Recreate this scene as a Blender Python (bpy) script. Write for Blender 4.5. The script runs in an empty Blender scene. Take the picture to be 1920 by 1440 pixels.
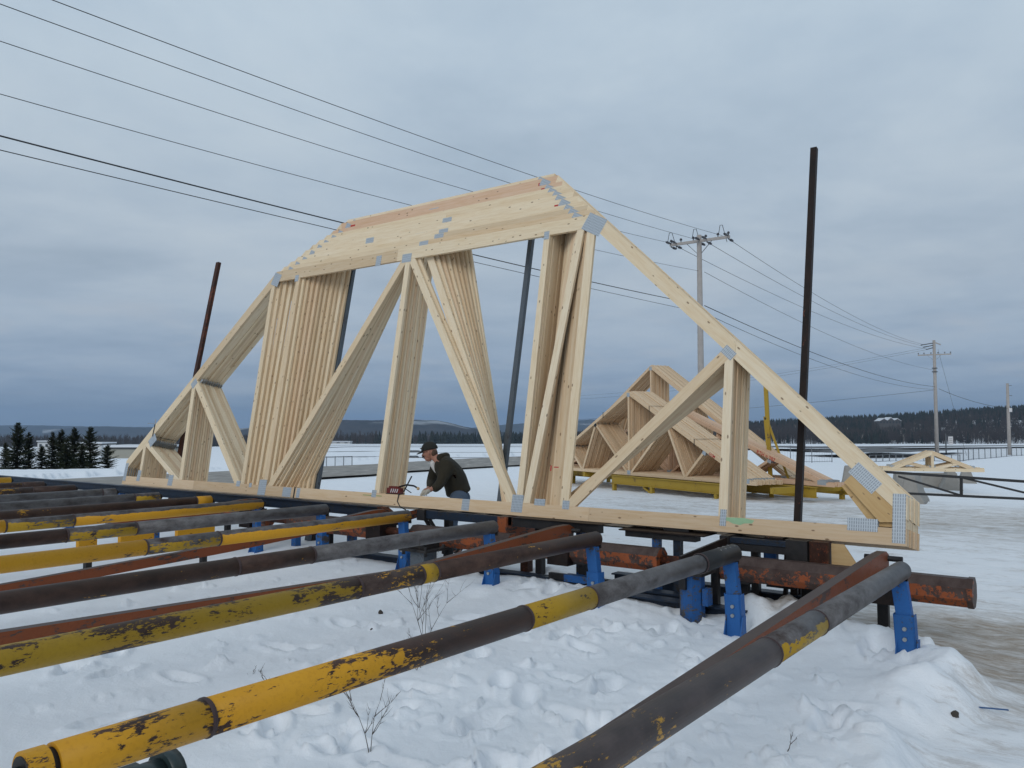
import bpy, bmesh, math, random
import numpy as np
from mathutils import Vector, Matrix

random.seed(7); rng = np.random.default_rng(7)
scene = bpy.context.scene
col = scene.collection

# ---------------------------------------------------------------- camera
F, HOR, YAW = 1540.49, 803.08, 0.6468          # focal length in photo pixels, horizon row, heading
PITCH = math.atan2(HOR - 720, F)
CAM = np.array([0, 0, 1.6])
cd = bpy.data.cameras.new('camera'); cam = bpy.data.objects.new('camera', cd); col.objects.link(cam)
cd.sensor_width = 36; cd.lens = F / 1920 * 36; cd.clip_start = .05; cd.clip_end = 30000
cam.location = CAM; cam.rotation_euler = (math.pi / 2 + PITCH, 0, YAW)
scene.camera = cam
# ---------------------------------------------------------------- light
SUN_EL, SUN_ROT = math.radians(28), math.radians(168)      # sun behind the cloud, behind the photographer
scene.view_settings.view_transform = 'Standard'; scene.view_settings.look = 'None'
scene.view_settings.exposure = 0.0; scene.view_settings.gamma = 1.0
world = bpy.data.worlds.new('World'); scene.world = world; world.use_nodes = True

def nd(t, typ, **kw):
    n = t.nodes.new(typ)
    for k, v in kw.items():
        if k.startswith('i_'):
            key = k[2:]
            n.inputs[int(key) if key.isdigit() else key.replace('_', ' ')].default_value = v
        else: setattr(n, k, v)
    return n
def lk(t, a, b): t.links.new(a, b)
def math_(t, op, a, b=None, c=None, clamp=False):
    n = t.nodes.new('ShaderNodeMath'); n.operation = op; n.use_clamp = clamp
    for i, v in enumerate((a, b, c)):
        if v is None: continue
        if isinstance(v, (int, float)): n.inputs[i].default_value = v
        else: t.links.new(v, n.inputs[i])
    return n.outputs[0]
def ramp(t, fac, stops):
    n = t.nodes.new('ShaderNodeValToRGB'); e = n.color_ramp.elements
    while len(e) < len(stops): e.new(.5)
    for el, (p, c) in zip(e, stops):
        el.position = p; el.color = (*c, 1) if len(c) == 3 else c
    t.links.new(fac, n.inputs[0]); return n.outputs[0]
def mixc(t, fac, a, b, mode='MIX'):
    n = t.nodes.new('ShaderNodeMix'); n.data_type = 'RGBA'; n.blend_type = mode
    for s, v in ((n.inputs[0], fac), (n.inputs[6], a), (n.inputs[7], b)):
        if isinstance(v, (int, float)): s.default_value = v
        elif isinstance(v, tuple): s.default_value = (*v, 1) if len(v) == 3 else v
        else: t.links.new(v, s)
    return n.outputs[2]
def noise(t, vec, scale, detail=4, rough=.55, dist=0.):
    n = nd(t, 'ShaderNodeTexNoise'); n.inputs['Scale'].default_value = scale
    n.inputs['Detail'].default_value = detail; n.inputs['Roughness'].default_value = rough
    n.inputs['Distortion'].default_value = dist
    if vec is not None: t.links.new(vec, n.inputs['Vector'])
    return n.outputs['Fac']

def build_world():
    t = world.node_tree; t.nodes.clear()
    tc = nd(t, 'ShaderNodeTexCoord'); sep = nd(t, 'ShaderNodeSeparateXYZ'); lk(t, tc.outputs['Generated'], sep.inputs[0])
    z = math_(t, 'MAXIMUM', sep.outputs[2], 0.0)
    # overcast luminance: rises from the horizon to the zenith
    base = ramp(t, z, [(0, (.325, .430, .565)), (.06, (.366, .464, .588)), (.18, (.462, .545, .632)), (.44, (.510, .615, .715)), (1, (.43, .52, .61))])
    # cloud deck, seen in perspective
    dn = math_(t, 'ADD', z, .09)
    cx = math_(t, 'DIVIDE', sep.outputs[0], dn); cy = math_(t, 'DIVIDE', sep.outputs[1], dn)
    cv = nd(t, 'ShaderNodeCombineXYZ'); lk(t, cx, cv.inputs[0]); lk(t, cy, cv.inputs[1])
    n1 = noise(t, cv.outputs[0], .75, 8, .58, .35); n2 = noise(t, cv.outputs[0], 2.4, 7, .58, .2)
    cl = math_(t, 'ADD', math_(t, 'MULTIPLY', n1, .75), math_(t, 'MULTIPLY', n2, .25))
    tone = ramp(t, cl, [(.34, (.80, .835, .87)), (.47, (.945, .96, .975)), (.56, (1.06, 1.05, 1.035)), (.68, (1.17, 1.13, 1.08))])
    c = mixc(t, 1., base, tone, 'MULTIPLY')
    # puffs low over the horizon
    n3 = noise(t, cv.outputs[0], 1.05, 8, .52, .1)
    band = math_(t, 'MULTIPLY', math_(t, 'SUBTRACT', 1., math_(t, 'ABSOLUTE', math_(t, 'DIVIDE', math_(t, 'SUBTRACT', z, .10), .10)), clamp=True), .8)
    puff = math_(t, 'MULTIPLY', math_(t, 'MULTIPLY', math_(t, 'SUBTRACT', n3, .50, clamp=True), 6., clamp=True), band)
    c = mixc(t, puff, c, (.50, .555, .62))
    bg = nd(t, 'ShaderNodeBackground'); lk(t, c, bg.inputs[0]); bg.inputs[1].default_value = 1.0
    sky = nd(t, 'ShaderNodeTexSky'); sky.sky_type = 'NISHITA'; sky.sun_disc = False
    sky.sun_elevation = SUN_EL; sky.sun_rotation = SUN_ROT; sky.dust_density = 3
    bs = nd(t, 'ShaderNodeBackground'); lk(t, sky.outputs[0], bs.inputs[0]); bs.inputs[1].default_value = .05
    mx = nd(t, 'ShaderNodeMixShader'); mx.inputs[0].default_value = .04
    lk(t, bg.outputs[0], mx.inputs[1]); lk(t, bs.outputs[0], mx.inputs[2])
    out = nd(t, 'ShaderNodeOutputWorld'); lk(t, mx.outputs[0], out.inputs[0])
build_world()
sl = bpy.data.lights.new('sun', 'SUN'); sl.energy = .95; sl.angle = math.radians(30); sl.color = (1, .975, .94)
so = bpy.data.objects.new('sun', sl); col.objects.link(so)
# sky texture rotation is measured from +Y clockwise seen from above
sd = Vector((math.sin(SUN_ROT) * math.cos(SUN_EL), math.cos(SUN_ROT) * math.cos(SUN_EL), math.sin(SUN_EL)))
so.rotation_euler = sd.to_track_quat('Z', 'Y').to_euler()

# ---------------------------------------------------------------- pixel helpers (a pixel gives a direction only)
FW = np.array([-math.sin(YAW) * math.cos(PITCH), math.cos(YAW) * math.cos(PITCH), math.sin(PITCH)])
RT = np.array([math.cos(YAW), math.sin(YAW), 0]); UP = np.cross(RT, FW)
FH = np.array([-math.sin(YAW), math.cos(YAW), 0])
def ray(x, y): return FW + RT * (x - 960) / F - UP * (y - 720) / F
def onz(x, y, z=0.): r = ray(x, y); return CAM + r * (z - 1.6) / r[2]
def ony(x, y, Y): r = ray(x, y); return CAM + r * Y / r[1]
def onx(x, y, X): r = ray(x, y); return CAM + r * X / r[0]
def atd(x, y, D): r = ray(x, y); return CAM + r * D / (r @ FH)
def depth(x, y): return FH[0] * x + FH[1] * y
def smooth(a, b, v): t = np.clip((v - a) / (b - a), 0, 1); return t * t * (3 - 2 * t)
def base_h(x, y):                           # the yard is level, then the land falls away gently
    q = FH[0] * x + FH[1] * y - 16
    return -.0175 * np.where(q > 12, q, np.log1p(np.exp(np.clip(q, -60, 12) / 2.)) * 2.)
def gnd(px, py):
    r = ray(px, py); lo, hi = 2., 3000.
    for _ in range(60):
        m = (lo + hi) / 2; P = CAM + r * m
        if P[2] > base_h(P[0], P[1]): lo = m
        else: hi = m
    return CAM + r * lo

# ---------------------------------------------------------------- value noise
def vnoise(x, y, seed=0):
    xi = np.floor(x).astype(np.int64); yi = np.floor(y).astype(np.int64); xf = x - xi; yf = y - yi
    def h(a, b):
        n = (a * 374761393 + b * 668265263 + seed * 1442695041) & 0x7fffffff
        n = ((n ^ (n >> 13)) * 1274126177) & 0x7fffffff
        return ((n ^ (n >> 16)) & 0xffff) / 65535.
    u = xf * xf * (3 - 2 * xf); v = yf * yf * (3 - 2 * yf)
    return (h(xi, yi) * (1 - u) + h(xi + 1, yi) * u) * (1 - v) + (h(xi, yi + 1) * (1 - u) + h(xi + 1, yi + 1) * u) * v
def fbm(x, y, o=4, seed=0):
    s = 0; a = 1; tot = 0
    for i in range(o):
        s = s + a * (vnoise(x * 2 ** i + 17.3 * i, y * 2 ** i - 9.1 * i, seed + i) - .5); tot += a; a *= .5
    return s / tot * 2

# ---------------------------------------------------------------- materials
MATS = {}
def mat(name):
    m = bpy.data.materials.new(name); m.use_nodes = True; t = m.node_tree
    b = t.nodes['Principled BSDF']; MATS[name] = m
    return m, t, b
def setb(b, **kw):
    for k, v in kw.items():
        s = b.inputs[k.replace('_', ' ')]
        s.default_value = (*v, 1) if isinstance(v, tuple) and len(v) == 3 else v
def bump(t, b, h, strength=.3, dist=.01):
    n = nd(t, 'ShaderNodeBump'); n.inputs['Strength'].default_value = strength; n.inputs['Distance'].default_value = dist
    lk(t, h, n.inputs['Height']); lk(t, n.outputs[0], b.inputs['Normal'])
def objvec(t, scale=(1, 1, 1), rnd=True):
    tc = nd(t, 'ShaderNodeTexCoord'); mp = nd(t, 'ShaderNodeMapping'); mp.inputs['Scale'].default_value = scale
    lk(t, tc.outputs['Object'], mp.inputs[0])
    if rnd:
        oi = nd(t, 'ShaderNodeObjectInfo'); r = math_(t, 'MULTIPLY', oi.outputs['Random'], 37.)
        lk(t, r, mp.inputs['Location'])
        return mp.outputs[0], oi.outputs['Random']
    return mp.outputs[0], None

def wood_mat(name, c1, c2, c3, knots=True):
    m, t, b = mat(name)
    v, r = objvec(t, (1.2, 14, 14)); g = noise(t, v, 3.2, 6, .6, .4)
    v2, _ = objvec(t, (.7, 55, 55)); fine = noise(t, v2, 2., 3, .6)
    tint = ramp(t, r, [(0, c3), (.2, c1), (.5, c2), (.8, c1), (1, tuple(x * .86 for x in c3))])
    c = mixc(t, math_(t, 'MULTIPLY', math_(t, 'SUBTRACT', g, .42, clamp=True), 2.3, clamp=True), tint, mixc(t, 1., tint, (.86, .76, .62), 'MULTIPLY'))
    c = mixc(t, math_(t, 'MULTIPLY', fine, .22), c, mixc(t, 1., c, (.62, .48, .36), 'MULTIPLY'))
    v4, _ = objvec(t, (.45, 2, 2)); blotch = noise(t, v4, 2., 3)
    c = mixc(t, math_(t, 'MULTIPLY', math_(t, 'SUBTRACT', blotch, .45, clamp=True), 1.3, clamp=True), c, mixc(t, 1., c, (.94, .86, .74), 'MULTIPLY'))
    if knots:
        v3, _ = objvec(t, (9., 21, 21)); vo = nd(t, 'ShaderNodeTexVoronoi'); lk(t, v3, vo.inputs['Vector']); vo.inputs['Scale'].default_value = 1.
        k = math_(t, 'SUBTRACT', .20, vo.outputs['Distance'], clamp=True)
        k = math_(t, 'MULTIPLY', k, 12., clamp=True)
        sepc = nd(t, 'ShaderNodeSeparateColor'); lk(t, vo.outputs['Color'], sepc.inputs[0])
        k = math_(t, 'MULTIPLY', k, math_(t, 'GREATER_THAN', sepc.outputs[0], .66))
        c = mixc(t, math_(t, 'MULTIPLY', k, .85), c, (.16, .085, .04))
    lk(t, c, b.inputs['Base Color']); setb(b, Roughness=.7)
    bump(t, b, fine, .12, .002)
    return m
wood_mat('wood', (.800, .665, .470), (.83, .705, .52), (.70, .535, .350))
wood_mat('wood_warm', (.75, .575, .390), (.73, .555, .375), (.70, .52, .335))
wood_mat('wood_pink', (.70, .48, .33), (.72, .52, .37), (.66, .44, .29))
wood_mat('wood_gold', (.62, .43, .20), (.60, .42, .21), (.58, .39, .18))
wood_mat('wood_dirty', (.36, .24, .13), (.32, .21, .12), (.30, .2, .11))

def plate_mat():
    m, t, b = mat('galvanized')
    v, r = objvec(t, (1, 1, 1), False)
    w = nd(t, 'ShaderNodeTexWave'); w.wave_type = 'BANDS'; w.bands_direction = 'X'; w.inputs['Scale'].default_value = 17.; lk(t, v, w.inputs[0])
    w2 = nd(t, 'ShaderNodeTexWave'); w2.bands_direction = 'Y'; w2.inputs['Scale'].default_value = 11.; lk(t, v, w2.inputs[0])
    k = math_(t, 'MULTIPLY', math_(t, 'GREATER_THAN', w.outputs['Fac'], .6), math_(t, 'GREATER_THAN', w2.outputs['Fac'], .12))
    n = noise(t, v, 30, 3)
    c = mixc(t, k, mixc(t, n, (.40, .44, .48), (.56, .60, .63)), (.27, .30, .33))
    lk(t, c, b.inputs['Base Color']); setb(b, Metallic=.35, Roughness=.42); bump(t, b, math_(t, 'SUBTRACT', 1., k), .5, .003)
plate_mat()

def steel_paint(name, paint, cover, steel1, steel2, topwear=0., scale=12., stretch=.35, ygrad=None, spec=.30):
    """paint over rusty steel: cover 0..1 = how much paint is left; topwear = extra wear on upward faces"""
    m, t, b = mat(name)
    v, r = objvec(t, (1, 1, 1)); sv, _ = objvec(t, (1, stretch, 1))
    n1 = noise(t, sv, scale, 8, .62, .6); n2 = noise(t, v, 2.1, 3, .5); n3 = noise(t, v, 60, 3, .6)
    nf = noise(t, sv, scale * 5.5, 7, .7, .3)
    f = math_(t, 'ADD', math_(t, 'ADD', math_(t, 'MULTIPLY', n1, .40), math_(t, 'MULTIPLY', n2, .22)), math_(t, 'MULTIPLY', nf, .38))
    if topwear:
        gm = nd(t, 'ShaderNodeNewGeometry'); sp = nd(t, 'ShaderNodeSeparateXYZ'); lk(t, gm.outputs['Normal'], sp.inputs[0])
        up_ = math_(t, 'MULTIPLY', math_(t, 'SUBTRACT', sp.outputs[2], .28, clamp=True), topwear)
        f = math_(t, 'ADD', f, up_)
    th = .36 + .29 * cover
    if ygrad:
        ys = [g[0] for g in ygrad]; lo, hi = min(ys), max(ys); tcg = nd(t, 'ShaderNodeTexCoord'); sg = nd(t, 'ShaderNodeSeparateXYZ'); lk(t, tcg.outputs['Object'], sg.inputs[0])
        fac = math_(t, 'DIVIDE', math_(t, 'SUBTRACT', sg.outputs[1], lo), hi - lo, clamp=True)
        th = ramp(t, fac, [((y_ - lo) / (hi - lo), (.36 + .29 * c_,) * 3) for y_, c_ in sorted(ygrad)])
    k = math_(t, 'MULTIPLY', math_(t, 'SUBTRACT', f, th, clamp=True), 55., clamp=True)
    v5, _ = objvec(t, (1, .5, 1)); sn = noise(t, v5, 10., 9, .7)
    st = mixc(t, math_(t, 'MULTIPLY', math_(t, 'SUBTRACT', sn, .36, clamp=True), 3., clamp=True), steel1, steel2)
    st = mixc(t, math_(t, 'MULTIPLY', n3, .5), st, mixc(t, 1., st, (.55, .45, .4), 'MULTIPLY'))
    pa = mixc(t, math_(t, 'MULTIPLY', n2, .7), paint, mixc(t, 1., paint, (.72, .62, .5), 'MULTIPLY'))
    pa = mixc(t, math_(t, 'MULTIPLY', math_(t, 'SUBTRACT', n3, .5, clamp=True), 1.2), pa, mixc(t, 1., paint, (.5, .42, .4), 'MULTIPLY'))
    c = mixc(t, k, pa, st) if cover > 0 else st
    lk(t, c, b.inputs['Base Color'])
    ro = math_(t, 'ADD', .34, math_(t, 'MULTIPLY', sn, .36)); lk(t, ro, b.inputs['Roughness'])
    setb(b, Metallic=.0); b.inputs['Specular IOR Level'].default_value = spec
    bump(t, b, math_(t, 'SUBTRACT', math_(t, 'MULTIPLY', n3, .5), k), .4, .003)
    return m
BR1, BR2 = (.032, .016, .011), (.098, .054, .039)
GR1, GR2 = (.050, .043, .042), (.185, .182, .186)
YEL, OLV = (.66, .335, .018), (.44, .270, .016)
steel_paint('pipe_grey', YEL, 0, GR1, GR2, spec=.5)
steel_paint('pipe_brown', YEL, .12, BR1, BR2)
steel_paint('pipe_brown_bits', YEL, .30, BR1, (.10, .07, .06))
steel_paint('pipe_patchy', YEL, .44, BR1, (.11, .075, .06))
steel_paint('pipe_yellow', YEL, .63, BR1, BR2)
steel_paint('pipe_full_yellow', YEL, .76, BR1, BR2)
steel_paint('pipe_olive', OLV, .60, BR1, BR2)
steel_paint('pipe_half', YEL, .74, GR1, GR2, topwear=.8, scale=5)
steel_paint('pipe_half_low', OLV, .52, BR1, GR2, topwear=.55)
steel_paint('orange_rust', (.30, .080, .026), .44, (.050, .028, .022), (.10, .070, .060), topwear=.35, scale=6)
steel_paint('orange_arm', (.235, .066, .024), .60, (.055, .032, .026), (.11, .08, .07), topwear=1.2, scale=6)
steel_paint('rust', (.16, .045, .02), .3, (.030, .013, .009), (.075, .030, .018), spec=.2)
steel_paint('rust_dark', (.2, .06, .03), .08, (.010, .007, .0065), (.028, .016, .012), spec=.2)
steel_paint('post_grey', (.10, .125, .155), .66, (.045, .047, .055), (.10, .11, .13))
steel_paint('black_steel', (.02, .02, .022), 0, (.012, .012, .014), (.030, .027, .026))
steel_paint('navy_steel', (.012, .024, .048), .62, (.012, .012, .014), (.03, .027, .026))
steel_paint('blue_paint', (.022, .125, .390), .66, (.05, .045, .045), (.10, .09, .085), scale=7)
steel_paint('blue_worn', (.020, .105, .33), .52, (.05, .045, .04), (.12, .11, .10))
steel_paint('yellow_frame', (.42, .285, .035), .74, (.10, .06, .02), (.2, .14, .06), scale=5)

def plain(name, c, rough=.6, metallic=0., var=.25, scale=12, bumps=0.):
    m, t, b = mat(name); v, r = objvec(t, (1, 1, 1)); n = noise(t, v, scale, 5)
    cc = mixc(t, math_(t, 'MULTIPLY', n, var * 2), c, tuple(x * .5 for x in c))
    lk(t, cc, b.inputs['Base Color']); setb(b, Roughness=rough, Metallic=metallic)
    if bumps: bump(t, b, n, bumps, .01)
    return m
plain('rubber', (.014, .014, .015), .5); plain('bolt', (.45, .46, .46), .35, .8, .2, 40)
plain('weld', (.055, .03, .028), .6); plain('motor_green', (.022, .04, .042), .4)
plain('strap', (.012, .012, .014), .45); plain('tool_red', (.16, .022, .014), .4); plain('knob_wood', (.62, .42, .22), .5)
plain('pole_wood', (.44, .40, .37), .85, 0, .35, 5, .3); plain('pole_metal', (.10, .11, .12), .5); plain('insulator', (.05, .05, .06), .3)
plain('wire', (.020, .022, .026), .5); plain('concrete', (.36, .34, .31), .9, 0, .35, 6, .4)
plain('jacket', (.034, .029, .018), .95, 0, .4, 30, .5); plain('denim', (.085, .125, .19), .9, 0, .4, 25, .3)
plain('skin', (.42, .20, .14), .55, 0, .15, 30); plain('hair', (.10, .06, .04), .8); plain('cap', (.020, .020, .016), .85, 0, .5, 40)
plain('cap_mark', (.42, .40, .36), .8); plain('glove', (.52, .49, .42), .85, 0, .3, 30, .3); plain('shirt', (.72, .71, .70), .8)
plain('boot', (.03, .022, .016), .7); plain('bark', (.055, .042, .034), .95, 0, .3, 8); plain('twig', (.075, .055, .042), .9)
plain('red_ink', (.52, .035, .030), .7, 0, .3, 60); plain('green_ink', (.05, .30, .06), .7, 0, .3, 60); plain('green_smear', (.36, .56, .33), .7, 0, .3, 20); plain('blue_bit', (.03, .10, .25), .5)
plain('sign_white', (.70, .68, .68), .5); plain('fence_steel', (.20, .215, .235), .5); plain('house_wall', (.085, .08, .078), .8); plain('roof_snow', (.75, .78, .82), .7)
plain('beige_wall', (.36, .345, .29), .8, 0, .2); plain('white_wall', (.62, .63, .63), .8); plain('dark_band', (.045, .045, .045), .7); plain('glass', (.05, .06, .07), .2)
plain('clod', (.06, .05, .04), .9); plain('snow_block', (.84, .87, .91), .6, 0, .05, 10, .4)

def needles_mat(name, c1, c2):
    m, t, b = mat(name); gm = nd(t, 'ShaderNodeTexCoord'); n = noise(t, gm.outputs['Object'], 1.6, 4)
    lk(t, ramp(t, n, [(.3, c1), (.7, c2)]), b.inputs['Base Color']); setb(b, Roughness=.9)
    b.inputs['Specular IOR Level'].default_value = .1
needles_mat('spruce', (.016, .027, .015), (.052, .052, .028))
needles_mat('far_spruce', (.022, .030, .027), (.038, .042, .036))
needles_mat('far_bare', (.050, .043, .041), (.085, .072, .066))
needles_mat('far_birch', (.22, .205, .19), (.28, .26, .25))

def hill_mat(name, c1, c2, snow, s_lo):
    m, t, b = mat(name); tc = nd(t, 'ShaderNodeTexCoord')
    n = noise(t, tc.outputs['Object'], .02, 6, .6); n2 = noise(t, tc.outputs['Object'], .0032, 5, .55)
    c = ramp(t, n, [(.35, c1), (.65, c2)])
    c = mixc(t, math_(t, 'MULTIPLY', math_(t, 'SUBTRACT', n2, s_lo, clamp=True), 9., clamp=True), c, snow)
    lk(t, c, b.inputs['Base Color']); setb(b, Roughness=1.); b.inputs['Specular IOR Level'].default_value = 0
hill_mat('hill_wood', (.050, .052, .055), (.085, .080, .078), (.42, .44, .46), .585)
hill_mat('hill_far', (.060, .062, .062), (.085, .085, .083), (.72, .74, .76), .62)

def snow_mat():
    m, t, b = mat('snow'); tc = nd(t, 'ShaderNodeTexCoord')
    at = nd(t, 'ShaderNodeAttribute'); at.attribute_name = 'dirt'
    mp = nd(t, 'ShaderNodeMapping'); mp.inputs['Scale'].default_value = (.55, 1.6, 1); mp.inputs['Rotation'].default_value = (0, 0, .12)
    lk(t, tc.outputs['Object'], mp.inputs[0])
    n1 = noise(t, mp.outputs[0], 2.2, 8, .68, .2); n2 = noise(t, mp.outputs[0], 11., 8, .75); n3 = noise(t, tc.outputs['Object'], 60., 3, .6)
    n4 = noise(t, tc.outputs['Object'], .35, 4, .6)
    d = at.outputs['Fac']
    k = math_(t, 'ADD', math_(t, 'MULTIPLY', n1, .5), math_(t, 'MULTIPLY', n2, .5))
    thr = math_(t, 'SUBTRACT', .66, math_(t, 'MULTIPLY', d, .34))
    stain = math_(t, 'MULTIPLY', math_(t, 'SUBTRACT', k, thr, clamp=True), 4.2, clamp=True)
    clean = mixc(t, n4, (.83, .865, .905), (.88, .90, .93))
    c = mixc(t, math_(t, 'MULTIPLY', d, .42), clean, (.62, .58, .525))
    c = mixc(t, math_(t, 'MULTIPLY', stain, .85), c, (.27, .205, .14))
    g = math_(t, 'MULTIPLY', math_(t, 'SUBTRACT', n2, .66, clamp=True), math_(t, 'MULTIPLY', d, 14.), clamp=True)
    c = mixc(t, math_(t, 'MULTIPLY', g, .8), c, (.10, .08, .06))
    lk(t, c, b.inputs['Base Color']); setb(b, Roughness=.75); b.inputs['Specular IOR Level'].default_value = .25
    n5 = noise(t, tc.outputs['Object'], 14., 8, .72, .4)
    hh = math_(t, 'ADD', math_(t, 'MULTIPLY', n3, .18), math_(t, 'MULTIPLY', n5, .8))
    bump(t, b, math_(t, 'ADD', hh, math_(t, 'MULTIPLY', n2, math_(t, 'MULTIPLY', d, .6))), .42, .03)
snow_mat()
def road_mat():
    m, t, b = mat('wet_road'); tc = nd(t, 'ShaderNodeTexCoord')
    uvn = nd(t, 'ShaderNodeUVMap'); mp = nd(t, 'ShaderNodeMapping'); mp.inputs['Scale'].default_value = (.9, 7, 1); lk(t, uvn.outputs[0], mp.inputs[0])
    n = noise(t, mp.outputs[0], 1.6, 7, .6); n2 = noise(t, tc.outputs['Object'], 3., 5)
    c = ramp(t, n, [(.30, (.105, .088, .068)), (.45, (.20, .172, .138)), (.60, (.285, .25, .205)), (.74, (.62, .60, .58))])
    lk(t, c, b.inputs['Base Color']); setb(b, Roughness=.5)
road_mat()
plain('asphalt', (.14, .14, .145), .8, 0, .3, .2)

# ---------------------------------------------------------------- mesh helpers
def link(name, me, m, parent=None, mw=None, kind=None):
    o = bpy.data.objects.new(name, me); col.objects.link(o)
    if m: 
        if not me.materials: me.materials.append(MATS[m])
    if parent is not None: o.parent = parent
    if mw is not None: o.matrix_basis = mw
    if kind: o['kind'] = kind
    return o
def thing(name, label, cat, loc=(0, 0, 0), group=None, mw=None):
    o = bpy.data.objects.new(name, None); col.objects.link(o); o.empty_display_size = .1
    if mw is not None: o.matrix_basis = mw
    else: o.location = loc
    o['label'] = label; o['category'] = cat
    if group: o['group'] = group
    return o
def tag(o, label, cat, group=None):
    o['label'] = label; o['category'] = cat
    if group: o['group'] = group
    return o
def mesh_from(name, v, f, smooth_=False):
    me = bpy.data.meshes.new(name); me.from_pydata([tuple(map(float, p)) for p in v], [], f); me.update()
    if smooth_: me.polygons.foreach_set('use_smooth', [True] * len(me.polygons))
    return me
def fix(me):
    bm = bmesh.new(); bm.from_mesh(me); bmesh.ops.recalc_face_normals(bm, faces=bm.faces); bm.to_mesh(me); bm.free(); return me
class MB:
    def __init__(s): s.v = []; s.f = []; s.sm = []
    def add(s, v, f, sm=False):
        o = len(s.v); s.v += [tuple(map(float, p)) for p in v]; s.f += [tuple(i + o for i in q) for q in f]; s.sm += [sm] * len(f); return s
    def box(s, lo, hi):
        (a, b, c), (d, e, f) = lo, hi
        return s.add([(a, b, c), (d, b, c), (d, e, c), (a, e, c), (a, b, f), (d, b, f), (d, e, f), (a, e, f)],
                     [(0, 3, 2, 1), (4, 5, 6, 7), (0, 1, 5, 4), (1, 2, 6, 5), (2, 3, 7, 6), (3, 0, 4, 7)])
    def bar(s, p, q, w, h, up=(0, 0, 1)):
        p = Vector(p); q = Vector(q); d = (q - p).normalized(); u = Vector(up)
        if abs(d.dot(u)) > .98: u = Vector((0, 1, 0))
        a = d.cross(u).normalized() * w / 2; c = a.cross(d).normalized() * h / 2
        return s.add([p - a - c, p + a - c, p + a + c, p - a + c, q - a - c, q + a - c, q + a + c, q - a + c],
                     [(0, 1, 2, 3), (7, 6, 5, 4), (0, 4, 5, 1), (1, 5, 6, 2), (2, 6, 7, 3), (3, 7, 4, 0)])
    def tube(s, pts, rad, n=8, cap=True, sm=True):
        pts = [Vector(p) for p in pts]; rr = rad if hasattr(rad, '__len__') else [rad] * len(pts)
        rings = []; ref = None
        for i, p in enumerate(pts):
            d = (pts[min(i + 1, len(pts) - 1)] - pts[max(i - 1, 0)]).normalized()
            if ref is None: ref = Vector((0, 0, 1)) if abs(d.z) < .9 else Vector((1, 0, 0))
            a = d.cross(ref).normalized(); c = a.cross(d); ref = c
            rings.append([p + (a * math.cos(2 * math.pi * k / n) + c * math.sin(2 * math.pi * k / n)) * rr[i] for k in range(n)])
        v = [p for r in rings for p in r]; f = []
        for i in range(len(rings) - 1):
            for k in range(n): f.append((i * n + k, i * n + (k + 1) % n, (i + 1) * n + (k + 1) % n, (i + 1) * n + k))
        s.add(v, f, sm)
        if cap:
            o = len(s.v) - len(v); s.f += [tuple(o + k for k in reversed(range(n))), tuple(o + (len(rings) - 1) * n + k for k in range(n))]; s.sm += [False, False]
        return s
    def prism(s, poly, lo, hi, axes):           # polygon in two axes, extruded along the third
        a, b, c = axes; n = len(poly); v = []
        for w in (lo, hi):
            for p in poly:
                q = [0, 0, 0]; q[a] = p[0]; q[b] = p[1]; q[c] = w; v.append(q)
        return s.add(v, [tuple(reversed(range(n))), tuple(range(n, 2 * n))] + [(i, (i + 1) % n, n + (i + 1) % n, n + i) for i in range(n)])
    def sphere(s, c, r, n=10, m=6, sq=(1, 1, 1)):
        v = [(c[0], c[1], c[2] - r * sq[2])]
        for i in range(1, m):
            a = math.pi * i / m
            v += [(c[0] + r * sq[0] * math.sin(a) * math.cos(2 * math.pi * k / n), c[1] + r * sq[1] * math.sin(a) * math.sin(2 * math.pi * k / n), c[2] - r * sq[2] * math.cos(a)) for k in range(n)]
        v.append((c[0], c[1], c[2] + r * sq[2])); f = []
        for k in range(n):
            f.append((0, 1 + (k + 1) % n, 1 + k)); f.append((len(v) - 1, 1 + (m - 2) * n + k, 1 + (m - 2) * n + (k + 1) % n))
        for i in range(m - 2):
            for k in range(n): f.append((1 + i * n + k, 1 + i * n + (k + 1) % n, 1 + (i + 1) * n + (k + 1) % n, 1 + (i + 1) * n + k))
        return s.add(v, f, True)
    def mesh(s, name='mesh', fixn=True):
        me = bpy.data.meshes.new(name); me.from_pydata(s.v, [], s.f); me.update()
        me.polygons.foreach_set('use_smooth', s.sm)
        return fix(me) if fixn else me
    def build(s, name, m, parent=None, mw=None, kind=None): return link(name, s.mesh(name), m, parent, mw, kind)
def copy_tree(o, parent=None):
    c = o.copy(); col.objects.link(c); c.parent = parent
    for ch in list(o.children): copy_tree(ch, c)
    return c
def from_points(*pts): return [tuple(p) for p in pts]

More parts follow.
